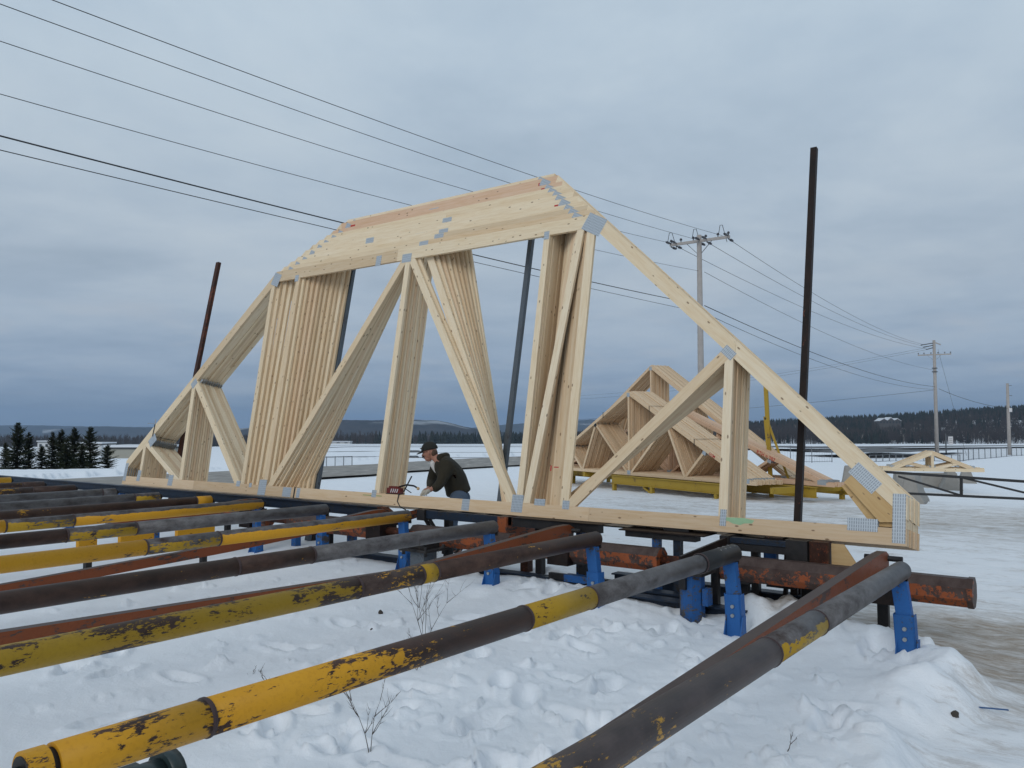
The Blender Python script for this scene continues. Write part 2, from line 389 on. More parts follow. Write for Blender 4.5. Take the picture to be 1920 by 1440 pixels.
# ================================================================ THE SETTING
UPX = [(-400, 915), (80, 897), (231, 890), (420, 880.5), (560, 873), (700, 867), (800, 861.5), (930, 855.5), (1100, 851)]
LOX = [(-400, 950), (80, 921), (231, 911), (387, 901), (520, 892), (610, 886.5), (700, 882), (770, 876.5), (920, 869), (1100, 862)]
def polyw(L): return np.array([gnd(*p)[:2] for p in L])
ROAD_U, ROAD_L = polyw(UPX), polyw(LOX)
def resample(P, n):
    s = np.r_[0, np.cumsum(np.hypot(*np.diff(P, axis=0).T))]; q = np.linspace(0, s[-1], n)
    return np.c_[np.interp(q, s, P[:, 0]), np.interp(q, s, P[:, 1])]
RU, RL = resample(ROAD_U, 90), resample(ROAD_L, 90)
_rd = (RU - RL) / np.hypot(*(RU - RL).T)[:, None]; RUX, RLX = RU + _rd * 1.9, RL - _rd * 1.9
def dist_poly(x, y, P):
    d = np.full(x.shape, 1e9)
    for a, b in zip(P[:-1], P[1:]):
        e = b - a; t = np.clip(((x - a[0]) * e[0] + (y - a[1]) * e[1]) / (e @ e), 0, 1)
        d = np.minimum(d, np.hypot(x - a[0] - t * e[0], y - a[1] - t * e[1]))
    return d
def deep_mask(x, y):
    w = .24 * fbm(x * 1.3, y * 1.3, 5, 5)
    xb = np.interp(y, [0, 3, 4.3, 5, 6, 6.7, 7.1, 8], [-.1, -.7, -1.0, -1.2, -.98, -1.3, -2.6, -3.4])
    m1 = smooth(.25, -.25, x + w - xb)
    yf = np.interp(x, [-40, -9, -3.2, -2.2, -1.2, 0], [9.5, 8.6, 7.1, 6.75, 6.7, 6.7])
    return m1 * smooth(.3, -.3, y + w - yf)
def hill_h(x, y):
    q = depth(x, y); a = (RT[0] * x + RT[1] * y) / np.maximum(q, 1.) * F + 960
    w = np.interp(a, [900, 1150, 1450, 1650, 1900, 2300], [0, .10, .55, .72, 1., 1.1])
    return w * 43 * smooth(790, 1180, q) * (q > 500) + smooth(780, 1500, q) * 4 * fbm(x / 300., y / 300., 3, 3)
TREE_SPOT = atd(110, 870, 68)[:2]
def ground_h(x, y, detail=True):
    z = base_h(x, y) + hill_h(x, y)
    q = depth(x, y)
    far = np.interp(q, [0, 900, 1600, 9000], [0, 0, -4, -60]); z = z + far
    aa = (RT[0] * x + RT[1] * y) / np.maximum(q, 1.) * F + 960
    z = z - 3.2 * smooth(60, 200, q) * smooth(680, 350, aa)      # the land dips towards the left
    z = z - 1.3 * np.exp(-(((x - TREE_SPOT[0]) / 16) ** 2 + ((y - TREE_SPOT[1]) / 12) ** 2))
    if not detail: return z
    near = (q > -60) & (q < 130) & (np.hypot(x, y) < 180)
    xn, yn = x[near], y[near]; qn = q[near]; r = np.hypot(xn, yn)
    dm = deep_mask(xn, yn)
    h = -.10 * (1 - dm)
    h += dm * (.050 * fbm(xn * .6, yn * .6, 3, 1) + .026 * np.clip(fbm(xn * 1.9, yn * 1.9, 6, 2), -.15, 1) + .008 * fbm(xn * 8, yn * 8, 4, 9))
    tr = np.exp(-(((xn + 2.6) / 2.0) ** 2 + ((yn - 4.6) / 2.2) ** 2)) * dm
    h += tr * (.018 * np.abs(fbm(xn * 2.6, yn * 2.6, 5, 11)) + .012 * np.abs(fbm(xn * 12, yn * 12, 4, 12)))
    h += (1 - dm) * (.03 * fbm(xn * .45, yn * 1.1, 3, 21) + .016 * fbm(xn * 1.5, yn * 4.5, 4, 22) + .02 * fbm(xn * 5, yn * 6, 3, 23))
    ed = dm * (1 - dm) * 4; h += ed * (.06 + .10 * np.clip(fbm(xn * 2.6, yn * 2.6, 4, 31), -.3, 1))
    for (px_, py_, rr, hh) in [(-1.02, 6.05, .30, .14), (-1.12, 5.55, .26, .10), (-1.7, 6.55, .5, .10), (-2.5, 7.05, .45, .16), (-2.15, 6.95, .35, .10), (-3.9, 6.7, .7, .06), (-5.0, 6.6, .6, .05), (-1.25, 6.6, .25, .08)]:
        h += hh * np.exp(-(((xn - px_) ** 2 + (yn - py_) ** 2) / rr ** 2)) * (1 + .6 * fbm(xn * 5, yn * 5, 3, 44))
    # snow banks ploughed up beside the road
    du = dist_poly(xn, yn, ROAD_U); dl = dist_poly(xn, yn, ROAD_L)
    side = np.where(du < dl, 1, 0)
    wid = .035 * qn + .6
    h += side * .007 * qn * np.exp(-((du - 1.6 * wid) / wid) ** 2) * (.75 + .6 * fbm(xn * .5, yn * .5, 4, 51)) * (qn > 20)
    idx = np.full(xn.shape, 1e9); wl = np.zeros(xn.shape)
    for a_, b_ in zip(RU[::3], RL[::3]):
        mid = (a_ + b_) / 2; dd = np.hypot(xn - mid[0], yn - mid[1]); k_ = dd < idx; idx[k_] = dd[k_]; wl[k_] = np.hypot(*(a_ - b_))
    ins = (du + dl < wl * 1.12 + .8) & (qn > 20); h[ins] = -.22
    inroad = np.minimum(smooth(0, 1.2, du), smooth(0, 1.2, dl)) * (~ins)
    h += .10 * fbm(xn * .09, yn * .09, 3, 61) * smooth(22, 40, qn) * inroad
    z[near] += h
    # chunks and footprints in the near snow
    nn = np.where(near)[0]; sub = nn[(r < 11)]
    xs, ys = x[sub], y[sub]; add = np.zeros(len(sub))
    R2 = np.random.default_rng(5)
    for _ in range(1000):
        if _ < 640: cx, cy = R2.normal(-2.4, 1.3), R2.normal(4.6, 1.5)
        else: cx, cy = R2.uniform(-8, -.6), R2.uniform(1.6, 7)
        rr = .016 + .085 * R2.random() ** 2.2; hh = rr * R2.uniform(.08, .34)
        k = (np.abs(xs - cx) < rr * 1.6) & (np.abs(ys - cy) < rr * 1.6)
        if not k.any(): continue
        an = R2.uniform(0, 3.1); dx = xs[k] - cx; dy = ys[k] - cy
        u = dx * math.cos(an) + dy * math.sin(an); v = (-dx * math.sin(an) + dy * math.cos(an)) * R2.uniform(1, 1.9)
        e = np.hypot(u, v) / rr + .25 * fbm(xs[k] * 14, ys[k] * 14, 2, 71)
        add[k] += (hh + (u * R2.uniform(-.5, .5) + v * R2.uniform(-.4, .4))) * smooth(1.05, .82, e)
    for _ in range(90):
        cx, cy = R2.uniform(-7, -.9), R2.uniform(2, 6.8); an = R2.uniform(0, 3.1)
        k = (np.abs(xs - cx) < .3) & (np.abs(ys - cy) < .3)
        dx = xs[k] - cx; dy = ys[k] - cy; u = (dx * math.cos(an) + dy * math.sin(an)) / .16; v = (-dx * math.sin(an) + dy * math.cos(an)) / .07
        e = np.hypot(u, v); add[k] += -.055 * smooth(1.1, .6, e) + .018 * np.exp(-((e - 1.35) / .25) ** 2)
    z[sub] += add * deep_mask(xs, ys)
    return z

def build_ground():
    ang = np.r_[np.linspace(-math.pi, -.70, 46)[:-1], np.linspace(-.70, .70, 620), np.linspace(.70, math.pi, 46)[1:-1]]
    rad = np.r_[.3, np.geomspace(.9, 42, 520), np.geomspace(42.8, 900, 130), np.geomspace(930, 14000, 60)]
    A, R = np.meshgrid(ang, rad); th = A
    X = FH[0] * np.cos(th) * R + RT[0] * np.sin(th) * R; Y = FH[1] * np.cos(th) * R + RT[1] * np.sin(th) * R
    x = X.ravel(); y = Y.ravel(); z = ground_h(x, y)
    na = len(ang); nr = len(rad)
    co = np.c_[x, y, z]; co = np.r_[co, [[0, 0, ground_h(np.array([0.]), np.array([0.]))[0]]]]
    i = np.arange(nr - 1)[:, None]; j = np.arange(na)[None, :]; j2 = (j + 1) % na
    q = np.stack([i * na + j, i * na + j2, (i + 1) * na + j2, (i + 1) * na + j], -1).reshape(-1, 4)[:, ::-1]
    cc = len(co) - 1; tri = np.stack([np.full(na, cc), np.arange(na), (np.arange(na) + 1) % na], -1)[:, ::-1]
    me = bpy.data.meshes.new('ground'); me.vertices.add(len(co)); me.vertices.foreach_set('co', co.ravel())
    nl = q.size + tri.size; me.loops.add(nl); me.loops.foreach_set('vertex_index', np.r_[q.ravel(), tri.ravel()])
    npol = len(q) + len(tri); me.polygons.add(npol)
    me.polygons.foreach_set('loop_start', np.r_[np.arange(len(q)) * 4, len(q) * 4 + np.arange(len(tri)) * 3])
    me.update(calc_edges=True); me.polygons.foreach_set('use_smooth', [True] * npol)
    if me.polygons[1000].normal.z < 0: me.flip_normals()
    dm = deep_mask(co[:, 0], co[:, 1]); Q = depth(co[:, 0], co[:, 1])
    xx, yy = co[:, 0], co[:, 1]
    d = (1 - dm) * (.46 * np.exp(-((yy - 18.5 - .1 * xx) / 3.6) ** 2) * smooth(-20, -8, xx) + .80 * np.exp(-(((xx + .2) / 2.1) ** 2 + ((yy - 7.4) / 1.5) ** 2))
                    + .25 * smooth(22, 12, Q) * smooth(-20, -3, xx) + .16 * smooth(34, 20, Q))
    d += .28 * np.exp(-(((xx + 2.9) / 1.1) ** 2 + ((yy - 7.1) / .5) ** 2)) + .10 * np.exp(-(((xx + 5.5) / 2.) ** 2 + ((yy - 6.9) / .5) ** 2))
    du = dist_poly(xx, yy, ROAD_U); dl = dist_poly(xx, yy, ROAD_L)
    d += .5 * np.exp(-(np.minimum(du, dl) / (1.0 + .02 * Q)) ** 2) * (Q > 20) * (Q < 120)
    at = me.attributes.new('dirt', 'FLOAT', 'POINT'); at.data.foreach_set('value', np.clip(d * (Q > -5) * (Q < 400), 0, 1).astype(np.float32))
    link('ground', me, 'snow', kind='structure')
build_ground()

def strip(name, A, B, m, lift, nseg=6, kind='structure', flat=None):
    v = []; f = []; uv = []
    n = len(A)
    for i in range(n):
        for k in range(nseg + 1):
            p = A[i] * (1 - k / nseg) + B[i] * (k / nseg); v.append(p); uv.append((i * .35, k / nseg))
    v = np.array(v); z = ground_h(v[:, 0].copy(), v[:, 1].copy(), flat is None) + (lift if flat is None else flat)
    for i in range(n - 1):
        for k in range(nseg): a = i * (nseg + 1) + k; f.append((a, a + 1, a + nseg + 2, a + nseg + 1))
    me = mesh_from(name, np.c_[v, z], f, True); fix(me)
    if me.polygons[0].normal.z < 0: me.flip_normals()
    ul = me.uv_layers.new(name='UVMap')
    for l in me.loops: ul.data[l.index].uv = uv[l.vertex_index]
    return link(name, me, m, kind=kind)
strip('road', RUX, RLX, 'wet_road', .0, flat=-.12)
# airfield pavement far off
ra = np.array([gnd(*p)[:2] for p in [(1250, 840.5), (1400, 841), (1560, 842.0), (1700, 840.0), (1900, 838.0), (2100, 837)]])
rb = np.array([gnd(*p)[:2] for p in [(1250, 843), (1400, 844), (1560, 848), (1700, 845.5), (1900, 840.5), (2100, 839)]])
strip('runway', resample(ra, 60), resample(rb, 60), 'asphalt', .55)
rc = np.array([gnd(*p)[:2] for p in [(1500, 852), (1640, 848), (1720, 849.5), (1790, 846.5)]])
rd_ = np.array([gnd(*p)[:2] for p in [(1500, 853), (1600, 856.5), (1700, 856), (1815, 848.5)]])
strip('taxiway', resample(rc, 30), resample(rd_, 30), 'asphalt', .55)
for (ya, yb) in ((837.2, 838.0), (853.8, 854.6)):
    a_ = np.array([gnd(x, ya)[:2] for x in (560, 700, 800, 960, 1100)]); b_ = np.array([gnd(x, yb)[:2] for x in (560, 700, 800, 960, 1100)])
    strip('cleared_lane', resample(a_, 30), resample(b_, 30), 'asphalt', .55)

# ---- distant ridges
def ridge(name, prof, D, thick, m, base_px=835):
    xs = [p[0] for p in prof]; px = np.linspace(xs[0], xs[-1], 160); py = np.interp(px, xs, [p[1] for p in prof])
    py = py + 1.3 * fbm(px / 60., px * 0, 4, 77) + .5 * fbm(px / 9., px * 0, 3, 78)
    v = []; f = []; rows = [(-.5, 0), (-.32, .42), (-.16, .8), (0, 1), (.3, .7), (.6, 0)]
    for off, k in rows:
        for x, y in zip(px, py):
            top = atd(x, y, D)[2]; bot = atd(x, base_px, D)[2] - 6
            P = atd(x, 800, D + off * thick); z = bot + (top - bot) * k * (1 + .10 * (vnoise(np.array([x / 40.]), np.array([off * 9.]), 4)[0] - .5) * (k < 1))
            v.append((P[0], P[1], z))
    n = len(px)
    for r_ in range(len(rows) - 1):
        for i in range(n - 1): f.append((r_ * n + i, r_ * n + i + 1, (r_ + 1) * n + i + 1, (r_ + 1) * n + i))
    link(name, fix(mesh_from(name, v, f, True)), m, kind='structure')
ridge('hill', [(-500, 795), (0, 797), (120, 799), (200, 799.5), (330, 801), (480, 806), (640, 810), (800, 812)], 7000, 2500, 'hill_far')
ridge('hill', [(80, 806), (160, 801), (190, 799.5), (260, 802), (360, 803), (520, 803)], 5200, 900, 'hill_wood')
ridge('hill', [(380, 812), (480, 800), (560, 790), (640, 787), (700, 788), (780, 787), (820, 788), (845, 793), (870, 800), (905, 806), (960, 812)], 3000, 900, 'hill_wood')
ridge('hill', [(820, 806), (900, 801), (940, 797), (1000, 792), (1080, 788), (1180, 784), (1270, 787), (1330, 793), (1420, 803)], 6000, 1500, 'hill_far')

# ---- far woods: thousands of trees that read as one mass
def tpl_conifer(seed):
    R = np.random.default_rng(seed); v = []; f = []
    for z0, z1, r in ((.10, .55, .20), (.35, .80, .145), (.62, 1.0, .085)):
        o = len(v); n = 6
        for k in range(n):
            a = 2 * math.pi * k / n + R.uniform(-.3, .3); rr = r * R.uniform(.65, 1.2); v.append((rr * math.cos(a), rr * math.sin(a), z0 + R.uniform(-.05, .05)))
        v.append((0, 0, z1)); f += [(o + k, o + (k + 1) % n, o + n) for k in range(n)]
    return np.array(v), np.array(f)
def tpl_bare(seed):
    R = np.random.default_rng(seed); v = []; f = []
    def sp(p, q, w):
        o = len(v); d = R.uniform(0, 6.28); a = np.array([math.cos(d), math.sin(d), 0]) * w; p = np.array(p, float); q = np.array(q, float)
        b = np.array([-a[1], a[0], 0]); v.extend([p + a, p - a * .5 + b * .8, p - a * .5 - b * .8, q]); f.extend([(o, o + 1, o + 3), (o + 1, o + 2, o + 3), (o + 2, o, o + 3)])
    sp((0, 0, 0), (R.uniform(-.03, .03), R.uniform(-.03, .03), .95), .018)
    for k in range(13):
        z = R.uniform(.25, .8); a = R.uniform(0, 6.28); L = R.uniform(.10, .26) * (1.15 - z)*1.4
        sp((0, 0, z), (L * math.cos(a), L * math.sin(a), min(1.03, z + R.uniform(.18, .40))), .014)
    return np.array(v), np.array(f)
def woods(name, spots, tpls, heights, m, label):
    vs = []; fs = []; off = 0; ang = rng.uniform(0, 6.28, len(spots)); pick = rng.integers(0, len(tpls), len(spots))
    z = ground_h(spots[:, 0].copy(), spots[:, 1].copy(), False) - .3
    for ti, (tv, tf) in enumerate(tpls):
        idx = np.where(pick == ti)[0]
        if not len(idx): continue
        c, s = np.cos(ang[idx])[:, None], np.sin(ang[idx])[:, None]; h = heights[idx][:, None]; wd = h * rng.uniform(.8, 1.35, (len(idx), 1))
        X = (tv[None, :, 0] * c - tv[None, :, 1] * s) * wd + spots[idx, 0][:, None]; Y = (tv[None, :, 0] * s + tv[None, :, 1] * c) * wd + spots[idx, 1][:, None]
        Z = tv[None, :, 2] * h + z[idx][:, None]
        vs.append(np.stack([X, Y, Z], -1).reshape(-1, 3)); fs.append((tf[None] + (np.arange(len(idx)) * len(tv))[:, None, None]).reshape(-1, 3) + off); off += len(idx) * len(tv)
    v = np.concatenate(vs); f = np.concatenate(fs)
    me = bpy.data.meshes.new(name); me.vertices.add(len(v)); me.vertices.foreach_set('co', v.ravel()); me.loops.add(f.size); me.loops.foreach_set('vertex_index', f.ravel())
    me.polygons.add(len(f)); me.polygons.foreach_set('loop_start', np.arange(len(f)) * 3); me.update(calc_edges=True)
    o = link(name, me, m, kind='stuff'); tag(o, label, 'woods')
CON = [tpl_conifer(i) for i in range(6)]; BAR = [tpl_bare(i) for i in range(8)]
def sector(n, a0, a1, d0, d1, pw=1.):
    a = rng.uniform(a0, a1, n); D = d0 + (d1 - d0) * rng.random(n) ** pw
    L = (a - 960) / F * D
    return np.c_[FH[0] * D + RT[0] * L, FH[1] * D + RT[1] * L], a, D
# wooded hill on the right
P, a, D = sector(15000, 1000, 2300, 800, 1230, 1.15)
den = fbm(a / 90., D / 80., 3, 15)
con = den + .9 * smooth(920, 1100, D) + rng.normal(0, .25, len(a)) > .52
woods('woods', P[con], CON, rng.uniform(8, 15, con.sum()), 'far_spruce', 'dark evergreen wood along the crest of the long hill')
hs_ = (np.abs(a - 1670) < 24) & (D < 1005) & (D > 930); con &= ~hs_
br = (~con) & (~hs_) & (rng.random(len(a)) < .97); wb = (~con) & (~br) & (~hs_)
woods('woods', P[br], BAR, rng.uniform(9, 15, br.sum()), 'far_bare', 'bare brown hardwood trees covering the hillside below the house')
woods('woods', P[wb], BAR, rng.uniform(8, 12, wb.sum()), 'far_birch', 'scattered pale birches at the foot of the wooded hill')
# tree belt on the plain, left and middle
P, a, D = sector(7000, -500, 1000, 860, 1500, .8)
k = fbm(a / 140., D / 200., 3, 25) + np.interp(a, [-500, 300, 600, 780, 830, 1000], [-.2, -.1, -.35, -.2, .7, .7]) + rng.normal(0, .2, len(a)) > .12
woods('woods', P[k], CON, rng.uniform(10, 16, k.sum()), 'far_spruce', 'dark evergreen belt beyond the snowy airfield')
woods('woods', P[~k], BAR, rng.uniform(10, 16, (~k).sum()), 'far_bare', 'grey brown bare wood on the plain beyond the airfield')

# ================================================================ THE BIG STACK OF STEPPED TRUSSES
Y0, Z0, X0, LEAN, SPAN = 7.2, .6545, -1.4785, .194, 12.27
TN = np.array([0, math.cos(LEAN), -math.sin(LEAN)]); TV = np.array([0, math.sin(LEAN), math.cos(LEAN)]); TB = np.array([X0, Y0, Z0])
def tuv(x, y, off=0.):
    r = ray(x, y); q = TB + TN * off; t = ((q - CAM) @ TN) / (r @ TN); P = CAM + r * t
    return X0 - P[0], (P - q) @ TV
def tpos(u, v, w): return TB + np.array([-u, 0, 0]) + TV * v + TN * w
def tmat(w):
    M = Matrix.Identity(4); o = TB + TN * w
    for r_ in range(3): M[r_][0] = (-1, 0, 0)[r_]; M[r_][1] = TV[r_]; M[r_][2] = TN[r_]; M[r_][3] = o[r_]
    return M
def clip(poly, p, d):                       # keep the side to the left of the line p + t d
    out = []; n = len(poly); s = [d[0] * (q[1] - p[1]) - d[1] * (q[0] - p[0]) for q in poly]
    for i in range(n):
        a, b = poly[i], poly[(i + 1) % n]; sa, sb = s[i], s[(i + 1) % n]
        if sa >= 0: out.append(a)
        if (sa >= 0) != (sb >= 0): t = sa / (sa - sb); out.append((a[0] + (b[0] - a[0]) * t, a[1] + (b[1] - a[1]) * t))
    return out
def member(parent, name, poly, ang, w0, w1, m):
    if len(poly) < 3: return None
    c, s = math.cos(ang), math.sin(ang); p0 = poly[0]
    loc = [((x - p0[0]) * c + (y - p0[1]) * s, -(x - p0[0]) * s + (y - p0[1]) * c) for x, y in poly]
    n = len(loc); v = [(x, y, w0) for x, y in loc] + [(x, y, w1) for x, y in loc]
    f = [tuple(reversed(range(n))), tuple(range(n, 2 * n))] + [(i, (i + 1) % n, n + (i + 1) % n, n + i) for i in range(n)]
    me = fix(mesh_from(name, v, f))
    return link(name, me, m, parent, Matrix.Translation((p0[0], p0[1], 0)) @ Matrix.Rotation(ang, 4, 'Z'))
def plank(a, b, wdt):                       # rectangle round the segment a-b
    d = np.array(b, float) - np.array(a, float); L = np.hypot(*d); d /= L; n = np.array([-d[1], d[0]]) * wdt / 2
    a = np.array(a, float); b = np.array(b, float)
    return [tuple(a - n), tuple(b - n), tuple(b + n), tuple(a + n)], math.atan2(d[1], d[0])
def plate(parent, u, v, wd, ht, ang, wtop=-.0022):
    b = MB().box((-wd / 2, -ht / 2, wtop), (wd / 2, ht / 2, .0006)); return b.build('gusset_plate', 'galvanized', parent, Matrix.Translation((u, v, 0)) @ Matrix.Rotation(ang, 4, 'Z'))

SLOPE, HEEL, HC, HF, TH, PITCHW = .928, .40, .14, .165, .0375, .0412
NTR = 11; STACK = PITCHW * (NTR - 1) + TH
th_s = math.atan(SLOPE)
ORD = ['first', 'second', 'third', 'fourth', 'fifth', 'sixth', 'seventh', 'eighth', 'ninth', 'tenth', 'eleventh', 'twelfth', 'thirteenth', 'fourteenth', 'fifteenth', 'sixteenth', 'seventeenth', 'eighteenth', 'nineteenth', 'twentieth']
truss_lab = ['front flat-topped wooden truss of the stepped stack, lowest top chord, green paint smear']
truss_lab += ['%s flat-topped truss behind the lowest one in the big stepped stack' % ORD[i] for i in range(NTR - 2)]
truss_lab += ['rearmost and tallest flat-topped truss of the big stepped stack, against the steel posts']
def build_truss(k):
    T = thing('roof_truss', truss_lab[k], 'truss', mw=tmat(k * PITCHW), group='stepped hip trusses in the big stack')
    q = k / (NTR - 1.); s = 3.26 + .96 * q + random.uniform(-.01, .01) * (k > 0); L = SPAN; hk = HEEL + SLOPE * s + (random.uniform(-.016, .016) if k else 0); dh = (HC + (random.uniform(-.008, .008) if k else 0)) / math.cos(th_s)
    e = random.uniform(-.012, .012) if k else 0.
    wm = 'wood_pink' if k in (8, 9) else 'wood'
    bm = 'wood_warm'
    cuts = [0.] + ([tuv(1104, 965)[0], tuv(552, 925)[0], tuv(362, 911)[0]] if k == 0 else [random.uniform(2.5, 4), random.uniform(7, 9)]) + [L]
    for i in range(len(cuts) - 1):
        g = .0015 if i else 0; member(T, 'bottom_chord', [(cuts[i] + g + (e if i == 0 else 0), 0), (cuts[i + 1] + (e if i == len(cuts) - 2 else 0), 0), (cuts[i + 1] + (e if i == len(cuts) - 2 else 0), HC), (cuts[i] + g + (e if i == 0 else 0), HC)], 0, 0, TH, bm)
    # flat top: lower edges meet at the inner corner
    ui = s + ((hk - HF) - (hk - dh)) / SLOPE if True else s      # x where slope underside reaches the flat underside
    ui = (hk - HF - (HEEL - dh)) / SLOPE
    jf = L * (.52 + random.uniform(-.08, .08)) if k else tuv(745, 480)[0]
    member(T, 'top_chord', [(s, hk), (ui, hk - HF), (jf - .001, hk - HF), (jf - .001, hk)], 0, 0, TH, wm)
    member(T, 'top_chord', [(jf + .001, hk), (jf + .001, hk - HF), (L - ui, hk - HF), (L - s, hk)], 0, 0, TH, wm)
    for sd in (0, 1):
        f = (lambda p: p) if sd == 0 else (lambda p: (L - p[0], p[1]))
        jn = s * .52 + random.uniform(-.3, .3) if k else (.47 * s)
        pl = [(e, HEEL), (e, HEEL - dh), (ui, hk - HF), (s, hk)]
        def cutat(x, left):
            return clip(pl, (x, 0), (0, 1) if left else (0, -1))
        for left in (True, False):
            pp = [f(p) for p in cutat(jn + (.001 if not left else -.001), left)]
            member(T, 'sloped_chord', pp, th_s if sd == 0 else -th_s, 0, TH, 'wood')
    # heel ends
    slo = HEEL - dh
    member(T, 'heel_block', [(L, HC + .001), (L, slo), (L - .075, slo + SLOPE * .075), (L - .075, HC + .001)], math.pi / 2, .002, TH - .002, 'wood')
    wedge = [tuv(*p) for p in ((1680, 979), (1649, 979), (1582, 904), (1606, 881), (1680, 948))] if k == 0 else [(.12, .15), (.27, .15), (.53, .47), (.42, .53), (.12, .3)]
    wedge = [(max(.004, u), max(HC + .001, v)) for u, v in wedge]
    wedge = clip(clip(wedge, (0, slo - .002), (-1, -SLOPE)), (0, HC), (1, 0))
    member(T, 'heel_wedge', wedge, -th_s + math.pi if k else th_s, .002, TH - .002, 'wood_gold')
    member(T, 'heel_block', [(.004, HC + .001), (.004, slo), (.09, slo + SLOPE * .09), (.09, HC + .001)], math.pi / 2, .003, TH - .003, 'wood')
    W = [((11.77, .42), (11.75, .15), .075), ((11.55, .60), (10.66, .15), .08), ((10.69, 1.75), (10.52, .1), .089), ((10.62, 1.70), (8.98, .1), .10),
         ((9.08 - .93 * q, 3.9), (8.90 - .55 * q, .1), .085), ((8.48 - .62 * q, 4.), (8.37 - .5 * q, .1), .085),
         ((6.26, 3.22), (8.28 - .26 * q, .1), .10), ((6.19, 4.0), (6.10, .1), .085), ((6.10 - (0 if k < 2 else .10 + .26 * q), 3.25), (3.97 + (.0 if k < 2 else .40 * q), .12), .10 if k < 2 else .105),
         ((3.93, 4.), (3.885, .1), .08), ((3.42 + .55 * q, 3.6), (3.79, .1), .09), ((3.32 + .60 * q, 4.), (3.30 + .55 * q, .1), .105),
         ((1.62, 1.70), (3.24 + .40 * q, .14), .11), ((1.60, 1.9), (1.555, .1), .085)]
    for i, (a, b, wd) in enumerate(W):
        j = .008 if k else 0
        a = (a[0] + random.uniform(-j, j), a[1]); b = (b[0] + random.uniform(-j, j), b[1])
        if i == 6 and k: a = (6.26, 3.22 + .85 * q)
        if i == 8 and k: a = (a[0], 3.25 + .85 * q)
        d = np.array(a) - np.array(b); d = d / np.hypot(*d); a2 = tuple(np.array(a) + d * .35); b2 = tuple(np.array(b) - d * .2)
        poly, an = plank(b2, a2, wd)
        poly = clip(poly, (0, HC + .001), (1, 0))
        poly = clip(poly, (0, hk - HF - .001), (-1, 0))
        poly = clip(poly, (0, HEEL - dh - .001), (-1, -SLOPE))
        poly = clip(poly, (L, HEEL - dh - .001), (-1, SLOPE))
        ins = .0008 + .0007 * (i % 3)
        member(T, 'web', poly, an, ins, TH - ins, 'wood' if random.random() < .85 else 'wood_warm')
    # tooth plates
    PL = [(s + .02, hk - .13, .27, .21, .5) if k == 0 else (s + .19, hk - .075, .15, .10, .5), (L - s - .02, hk - .13, .18, .20, .35) if k == 0 else (L - s - .16, hk - .09, .10, .13, .4), (.06, .22, .10, .40, 0), (.34, .15, .24, .105, 0), (L - .05, .21, .09, .30, 0),
          (1.60, SLOPE * 1.6 + HEEL - dh + .01, .14, .09, th_s), (10.68 if k == 0 else 10.58, (L - 10.68) * SLOPE + HEEL - dh + (.02 if k == 0 else .045), .15, .11 if k == 0 else .045, -th_s), (6.2, hk - HF + .02, .17, .12, 0), (11.58, .76 if k == 0 else .715, .20 if k == 0 else .15, .15 if k == 0 else .05, -th_s)]
    if k == 0:
        PL += [(tuv(970, 942)[0], .13, .15, .19, 0), (tuv(873, 947)[0], .075, .11, .13, 0), (tuv(492, 912)[0], .11, .17, .22, 0), (tuv(702, 921)[0], .13, .08, .09, 0),
               (tuv(321, 894)[0], .12, .13, .17, 0), (tuv(447, 905)[0], .14, .09, .08, 0), (tuv(262, 884)[0], .16, .10, .18, 0), (tuv(538, 921)[0], .07, .18, .13, 0), (tuv(559, 924)[0], .07, .07, .13, 0),
               (tuv(1062, 937)[0], .15, .085, .09, 0), (tuv(1013, 933)[0], .16, .14, .07, 0), (tuv(1356, 969)[0], .13, .06, .15, 0), (tuv(1622, 896)[0], tuv(1622, 896)[1], .26, .12, th_s),
               (tuv(470, 907)[0], .13, .06, .06, 0), (tuv(557, 519)[0], hk - HF, .08, .1, 0), (tuv(711, 482)[0], hk - HF + .05, .10, .15, 0), (tuv(1025, 441)[0], hk - HF, .07, .1, 0)]
    else:
        PL += [(jf, hk - .07, .16, .13, 0)] if k < 6 else []
        PL += [(10.6, .12, .12, .14, 0), (3.85, .13, .14, .17, 0), (8.3, .12, .15, .18, 0)]
    for (u, v, wd, ht, an) in PL: plate(T, u, v, wd, ht, an)
    if k == 0:
        for (px, py, wd, ht, m_) in [(698, 929, .34, .006, 'green_ink'), (1033, 878, .015, .06, 'red_ink'), (1043, 876, .06, .012, 'red_ink')]:
            u, v = tuv(px, py); MB().box((-wd / 2, -ht / 2, -.0012), (wd / 2, ht / 2, .0005)).build('paint_mark', m_, T, Matrix.Translation((u, v, 0)))
    if k == 0:
        u, v = tuv(1384, 976); MB().prism([(-.15, .01), (-.13, -.018), (-.06, -.022), (-.02, -.04), (.05, -.03), (.09, -.012), (.15, -.004), (.14, .02), (.05, .024), (-.06, .026)], -.0012, .0005, (0, 1, 2)).build('paint_mark', 'green_smear', T, Matrix.Translation((u, v, 0)))
    if k in (4, 8, 9, 10):
        for _ in range(2 if k > 7 else 1):
            u = (s + random.uniform(.12, .3)) if _ == 0 else L - s - random.uniform(.15, .4)
            MB().box((-.05, -.02, -.0012), (.05, .02, .0005)).build('paint_mark', 'red_ink', T, Matrix.Translation((u, hk - random.uniform(.05, .13), 0)))
    return T
for k in range(NTR): build_truss(k)

